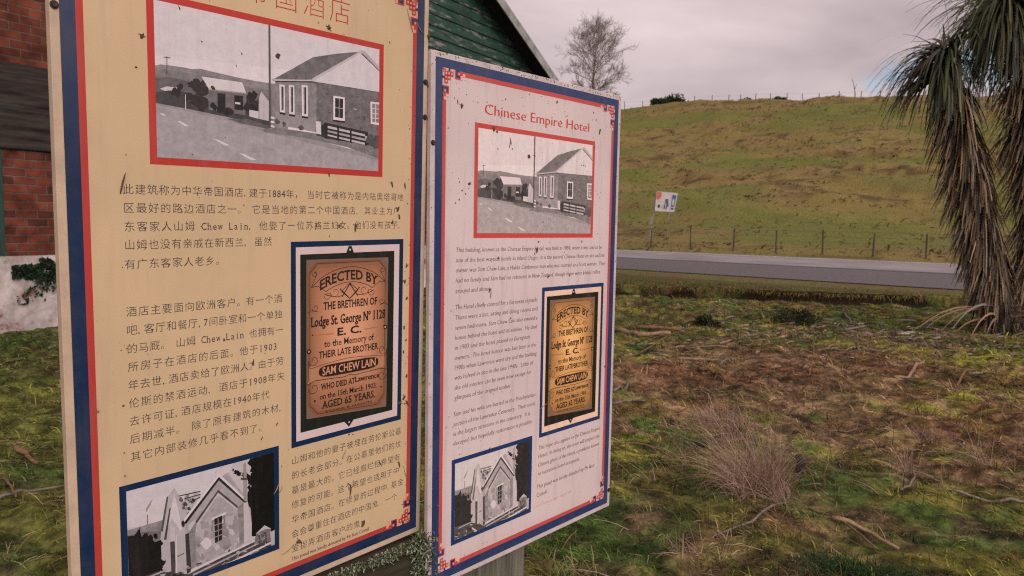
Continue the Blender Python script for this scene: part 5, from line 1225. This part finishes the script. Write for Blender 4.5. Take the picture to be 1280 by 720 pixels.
def flecks(root, Mp, items, nsmall, seed, zone):
    rnd = random.Random(seed); m = MB()
    def blade_(u, v, L, a, w_, k):
        if k == 1 or L > 9 * w_:            # a straw, a leg: thin and slightly bowed
            bow = rnd.uniform(-.12, .12) * L
            pts = [(u + L * (f - .5) * math.cos(a) - bow * math.sin(f * math.pi) * math.sin(a), -v + L * (f - .5) * math.sin(a) + bow * math.sin(f * math.pi) * math.cos(a), .001 + .0012 * math.sin(f * math.pi)) for f in (0, .25, .5, .75, 1)]
            m.tube(pts, [w_ * .25, w_ * .45, w_ * .45, w_ * .4, w_ * .15], 5, k); return
        n = 9; w2 = w_ * .62                # a crumpled flake lying flat against the print
        ring = []
        for i in range(n):
            t_ = 2 * math.pi * i / n; q = rnd.uniform(.65, 1.25); x_ = L * .5 * math.cos(t_) * q; y_ = w2 * math.sin(t_) * abs(math.sin(t_)) ** .3 * q
            ring.append((u + x_ * math.cos(a) - y_ * math.sin(a), -v + x_ * math.sin(a) + y_ * math.cos(a)))
        b_ = len(m.v); m.v += [(x_, y_, .0003) for x_, y_ in ring] + [(u + (x_ - u) * .55, -v + (y_ + v) * .55, .0012 + rnd.random() * w_ * .35) for x_, y_ in ring]
        for i in range(n): m.f.append((b_ + i, b_ + (i + 1) % n, b_ + n + (i + 1) % n, b_ + n + i)); m.m.append(k)
        m.f.append(tuple(b_ + n + i for i in range(n))); m.m.append(k)
        for q in range(2 if w_ > .0035 else 0):
            a2 = a + rnd.uniform(-1.4, 1.4); x_, y_ = u + .3 * L * math.cos(a2), -v + .3 * L * math.sin(a2)
            m.tube([(u, -v, .001), (x_, y_, .0016), (x_ + .3 * L * math.cos(a2 + .5), y_ + .3 * L * math.sin(a2 + .5), .0008)], .0005, 4, k)
    for u, v, L, a, w_, k in items: blade_(u, v, L, math.radians(a), w_, k)
    for i in range(nsmall):
        u, v = zone(rnd); blade_(u, v, rnd.uniform(.0015, .005), rnd.uniform(-.6, 2.2), rnd.uniform(.0006, .0020), 0)
    tag(m.build('dirt_flecks', [m_fleck, m_flpale], root, smooth=True), kind='stuff')
F1 = [(0.0942, 0.442, 0.034, 75, 0.003, 0), (0.3705, 0.2034, 0.01, 120, 0.009, 0), (0.2452, 0.2764, 0.008, 60, 0.008, 0), (0.4806, 0.1334, 0.012, 20, 0.005, 0), (0.4806, 0.1334, 0.012, 100, 0.004, 0), (0.129, 0.2121, 0.01, 60, 0.005, 0), (0.1192, 0.2612, 0.004, 20, 0.003, 0), (0.6312, 0.1337, 0.005, 100, 0.002, 0), (0.5464, 0.5157, 0.018, 80, 0.005, 0), (0.5067, 0.5122, 0.009, 60, 0.004, 0), (0.452, 0.5118, 0.014, 70, 0.002, 0), (0.6424, 0.4249, 0.014, 110, 0.004, 0), (0.6784, 0.4271, 0.02, 95, 0.003, 0), (0.6589, 0.4771, 0.014, 60, 0.005, 0), (0.6637, 0.4925, 0.012, 100, 0.004, 0), (0.6437, 0.5045, 0.01, 30, 0.004, 0), (0.4815, 0.4105, 0.012, 100, 0.003, 0), (0.685, 0.0784, 0.05, 110, 0.0015, 1), (0.7126, 0.0895, 0.03, 130, 0.002, 1), (0.741, 0.1027, 0.016, 80, 0.008, 0), (0.7425, 0.2077, 0.012, 85, 0.006, 0), (0.5385, 1.0686, 0.034, 85, 0.0045, 0), (0.5722, 1.1558, 0.016, 70, 0.009, 0), (0.4128, 1.1411, 0.018, 150, 0.007, 0), (0.3871, 1.1472, 0.03, 25, 0.002, 1), (0.6737, 1.0491, 0.018, 100, 0.004, 0), (0.6933, 1.0749, 0.035, 110, 0.0012, 1), (0.3612, 1.0164, 0.022, 60, 0.002, 1), (0.6181, 1.0311, 0.02, 120, 0.003, 0), (0.5214, 0.9873, 0.02, 60, 0.002, 1), (0.259, 0.7121, 0.006, 60, 0.004, 0), (0.3147, 0.7624, 0.014, 80, 0.004, 0), (0.3638, 0.8882, 0.012, 55, 0.0015, 0), (0.3314, 0.9092, 0.012, 60, 0.0015, 0), (0.0847, 0.7981, 0.004, 60, 0.003, 0), (0.0838, 0.8766, 0.004, 100, 0.002, 0), (0.0461, 0.7984, 0.006, 90, 0.004, 1), (0.5334, 0.9469, 0.004, 30, 0.003, 0), (0.5438, 0.9492, 0.004, 30, 0.003, 0), (0.6863, 0.5992, 0.01, 70, 0.004, 0), (0.6824, 0.6343, 0.012, 80, 0.004, 0), (0.6878, 0.6719, 0.008, 60, 0.005, 0), (0.682, 0.7375, 0.01, 100, 0.004, 0), (0.6873, 0.7652, 0.008, 40, 0.003, 0), (0.6807, 0.7914, 0.008, 80, 0.003, 0), (0.6851, 0.896, 0.014, 40, 0.005, 0), (0.6949, 0.9107, 0.018, 130, 0.005, 0), (0.6735, 0.9048, 0.014, 20, 0.004, 0), (0.6912, 0.8475, 0.008, 70, 0.004, 0), (0.2989, 0.2109, 0.005, 90, 0.002, 0), (0.2268, 0.2034, 0.004, 120, 0.002, 0), (0.1899, 0.1571, 0.01, 110, 0.002, 0), (0.2881, 0.2329, 0.008, 100, 0.001, 0), (0.5666, 0.2943, 0.012, 90, 0.003, 0), (0.4811, 0.2908, 0.006, 150, 0.002, 1), (0.0839, 0.9145, 0.004, 90, 0.003, 1), (0.3699, 1.0205, 0.016, 60, 0.0018, 1)]
F2 = [(0.2008, 0.1516, 0.016, 85, 0.006, 0), (0.2121, 0.1561, 0.006, 60, 0.006, 0), (0.3318, 0.2056, 0.013, 60, 0.009, 0), (0.3537, 0.2019, 0.008, 90, 0.005, 0), (0.6362, 0.1129, 0.016, 85, 0.005, 0), (0.1212, 0.2839, 0.01, 15, 0.006, 0), (0.3766, 0.4208, 0.006, 60, 0.004, 0), (0.0934, 0.1107, 0.014, 80, 0.006, 0), (0.0807, 0.1016, 0.014, 100, 0.002, 0), (0.3708, 0.4425, 0.016, 80, 0.006, 0), (0.3614, 0.4506, 0.014, 60, 0.002, 0), (0.2249, 0.4589, 0.006, 60, 0.004, 0), (0.1953, 0.5369, 0.012, 60, 0.005, 0), (0.1983, 0.5468, 0.02, 85, 0.0015, 0), (0.4193, 0.5131, 0.01, 60, 0.004, 0), (0.5132, 0.5125, 0.01, 70, 0.003, 0), (0.2728, 0.6118, 0.006, 60, 0.003, 0), (0.4108, 0.8598, 0.03, 20, 0.002, 1), (0.2587, 0.1803, 0.02, 80, 0.0018, 0), (0.2614, 0.1723, 0.02, 110, 0.0015, 0), (0.4401, 0.0565, 0.008, 60, 0.004, 0), (0.2415, 0.0748, 0.006, 80, 0.002, 0), (0.0518, 0.1635, 0.004, 80, 0.002, 0), (0.6173, 0.0818, 0.006, 90, 0.003, 0), (0.605, 0.0634, 0.006, 100, 0.003, 0), (0.4818, 0.8106, 0.006, 90, 0.003, 1), (0.5379, 0.7646, 0.008, 100, 0.004, 1), (0.695, 0.7899, 0.008, 70, 0.005, 0), (0.2678, 0.1912, 0.006, 90, 0.003, 0), (0.2158, 0.1956, 0.004, 60, 0.003, 0), (0.5644, 0.4209, 0.008, 90, 0.003, 0), (0.4628, 0.301, 0.004, 60, 0.003, 1), (0.4759, 0.2813, 0.006, 20, 0.003, 1), (0.0333, 1.0298, 0.012, 150, 0.0014, 1), (0.0171, 1.1361, 0.02, 120, 0.0014, 1), (0.2038, 0.93, 0.006, 30, 0.002, 0), (0.3537, 0.9366, 0.004, 30, 0.002, 0), (0.4424, 1.0825, 0.006, 30, 0.002, 0)]
flecks(P1, M1, F1, 60, 5, lambda r: (min(.732, .684 + abs(r.gauss(0, .012))), r.uniform(.15, 1.18)) if r.random() < .6 else (r.uniform(.06, .70), r.uniform(.06, 1.18)))
flecks(P2, M2, F2, 210, 6, lambda r: ((r.uniform(.01, .73), r.uniform(.002, .011)) if r.random() < .75 else (r.choice((.006, .734)) + r.uniform(-.004, .004), r.uniform(.02, 1.2) ** 1.3)) if r.random() < .6 else ((r.uniform(.06, .72), abs(r.gauss(.07, .10)) + .02) if r.random() < .75 else (r.uniform(.05, .70), r.uniform(.3, 1.1))))

# ------------------------------------------------------------------ what carries the panels
m_slp = noisy('old_sleeper_timber', (.040, .036, .026), (.115, .105, .075), (2.2, 45, 45), .92, .12, 8, bump=.8, roughness=.7)
m_slpv = noisy('old_sleeper_upright', (.060, .058, .042), (.155, .150, .115), (55, 55, 2.5), .92, .12, 8, bump=.8, roughness=.7)
m_rail = noisy('dark_wet_timber', (.016, .014, .010), (.055, .048, .030), (3, 40, 40), .9, .15, 8, bump=.8, roughness=.7)
u1 = Vector((.64612, .76309, 0)).normalized(); n1 = Vector((u1.y, -u1.x, 0)); z1_ = .8745
def frame(o, u, n): 
    m_ = Matrix.Identity(4)
    for i in range(3): m_[i][0] = u[i]; m_[i][1] = -n[i]; m_[i][2] = (0, 0, 1)[i]; m_[i][3] = o[i]
    return m_
bl = M1 @ Vector((0, -PH, 0)); Mr = frame(Vector((bl.x, bl.y, 0)), u1, n1)
rl = MB(); rl.box(-.30, .745, -.022, .085, z1_ - .150, z1_ - .006); r_o = rl.build('timber_rail', m_rail, bevel=.010); r_o.matrix_world = Mr; tag(r_o, 'dark weathered timber rail under the cream panel, fringed with lichen', 'rail')
pp = MB(); pp.box(.15, .29, .090, .215, -.35, 1.75); po_ = pp.build('timber_post', m_slpv, bevel=.008); po_.matrix_world = Mr; tag(po_, 'weathered timber post standing behind the left part of the cream panel', 'post')
pp = MB(); pp.box(.62, .745, .090, .215, -.35, 1.62); po_ = pp.build('timber_post', m_slpv, bevel=.008); po_.matrix_world = Mr; tag(po_, 'weathered timber post behind the joint between the two panels', 'post')
u2 = Vector((.66529, .74658, 0)).normalized(); n2 = Vector((u2.y, -u2.x, 0)); Mq = frame(Vector((-0.18417, 1.65735, 0)), u2, n2)
pp = MB(); pp.box(.118, .366, .014, .15, -.35, 1.70); po_ = pp.build('timber_post', m_slpv, bevel=.008); po_.matrix_world = Mq; tag(po_, 'broad grey green timber post showing below the white panel', 'post')
# lichen on the rail: little branching tufts
def lichen(n, fn, parent_m, size, label, name='lichen'):
    P_ = np.array([fn() for _ in range(n)]); pal_ = np.array([[.22, .26, .17], [.34, .36, .26], [.10, .14, .065], [.04, .065, .022], [.46, .46, .36]])
    parts = []
    for k in range(3):
        d = rand_dirs(n, (-.2, 1.)); d[:, 1] -= .45; d /= np.linalg.norm(d, axis=1)[:, None]
        parts.append(blades(P_, d, size * (.5 + .9 * RNG.random(n)), .0020 + .0034 * RNG.random(n), pal_[RNG.choice(5, n, p=[.3, .22, .22, .16, .1])] * (.6 + .6 * RNG.random((n, 1))), 3.4 * (RNG.random(n) - .40), 4, .7))
    v, t, c = merge(parts); o = link(name, arrays_mesh(name, v, t, m_leaf, c)); o.matrix_world = parent_m
    tag(o, label, 'lichen', kind='stuff')
def along():
    while True:
        u = random.uniform(-.2, .74)
        if vnoise(u * 16, 2.2) + .25 * (u > .3) > .36: return (u, -.024 - abs(random.gauss(0, .004)), z1_ - .003 - abs(random.gauss(0, .0045)) * (1 + vnoise(u * 30, 9)))
lichen(3600, along, Mr, .0085, 'pale grey green lichen fringe along the top of the dark timber rail')
lichen(900, lambda: (.725 + random.gauss(0, .013), -.026 - abs(random.gauss(0, .006)), z1_ - .045 + random.uniform(-.085, .050)), Mr, .015, 'thick clump of curly lichen where the two panels meet')
bpy.data.objects.remove(_to)
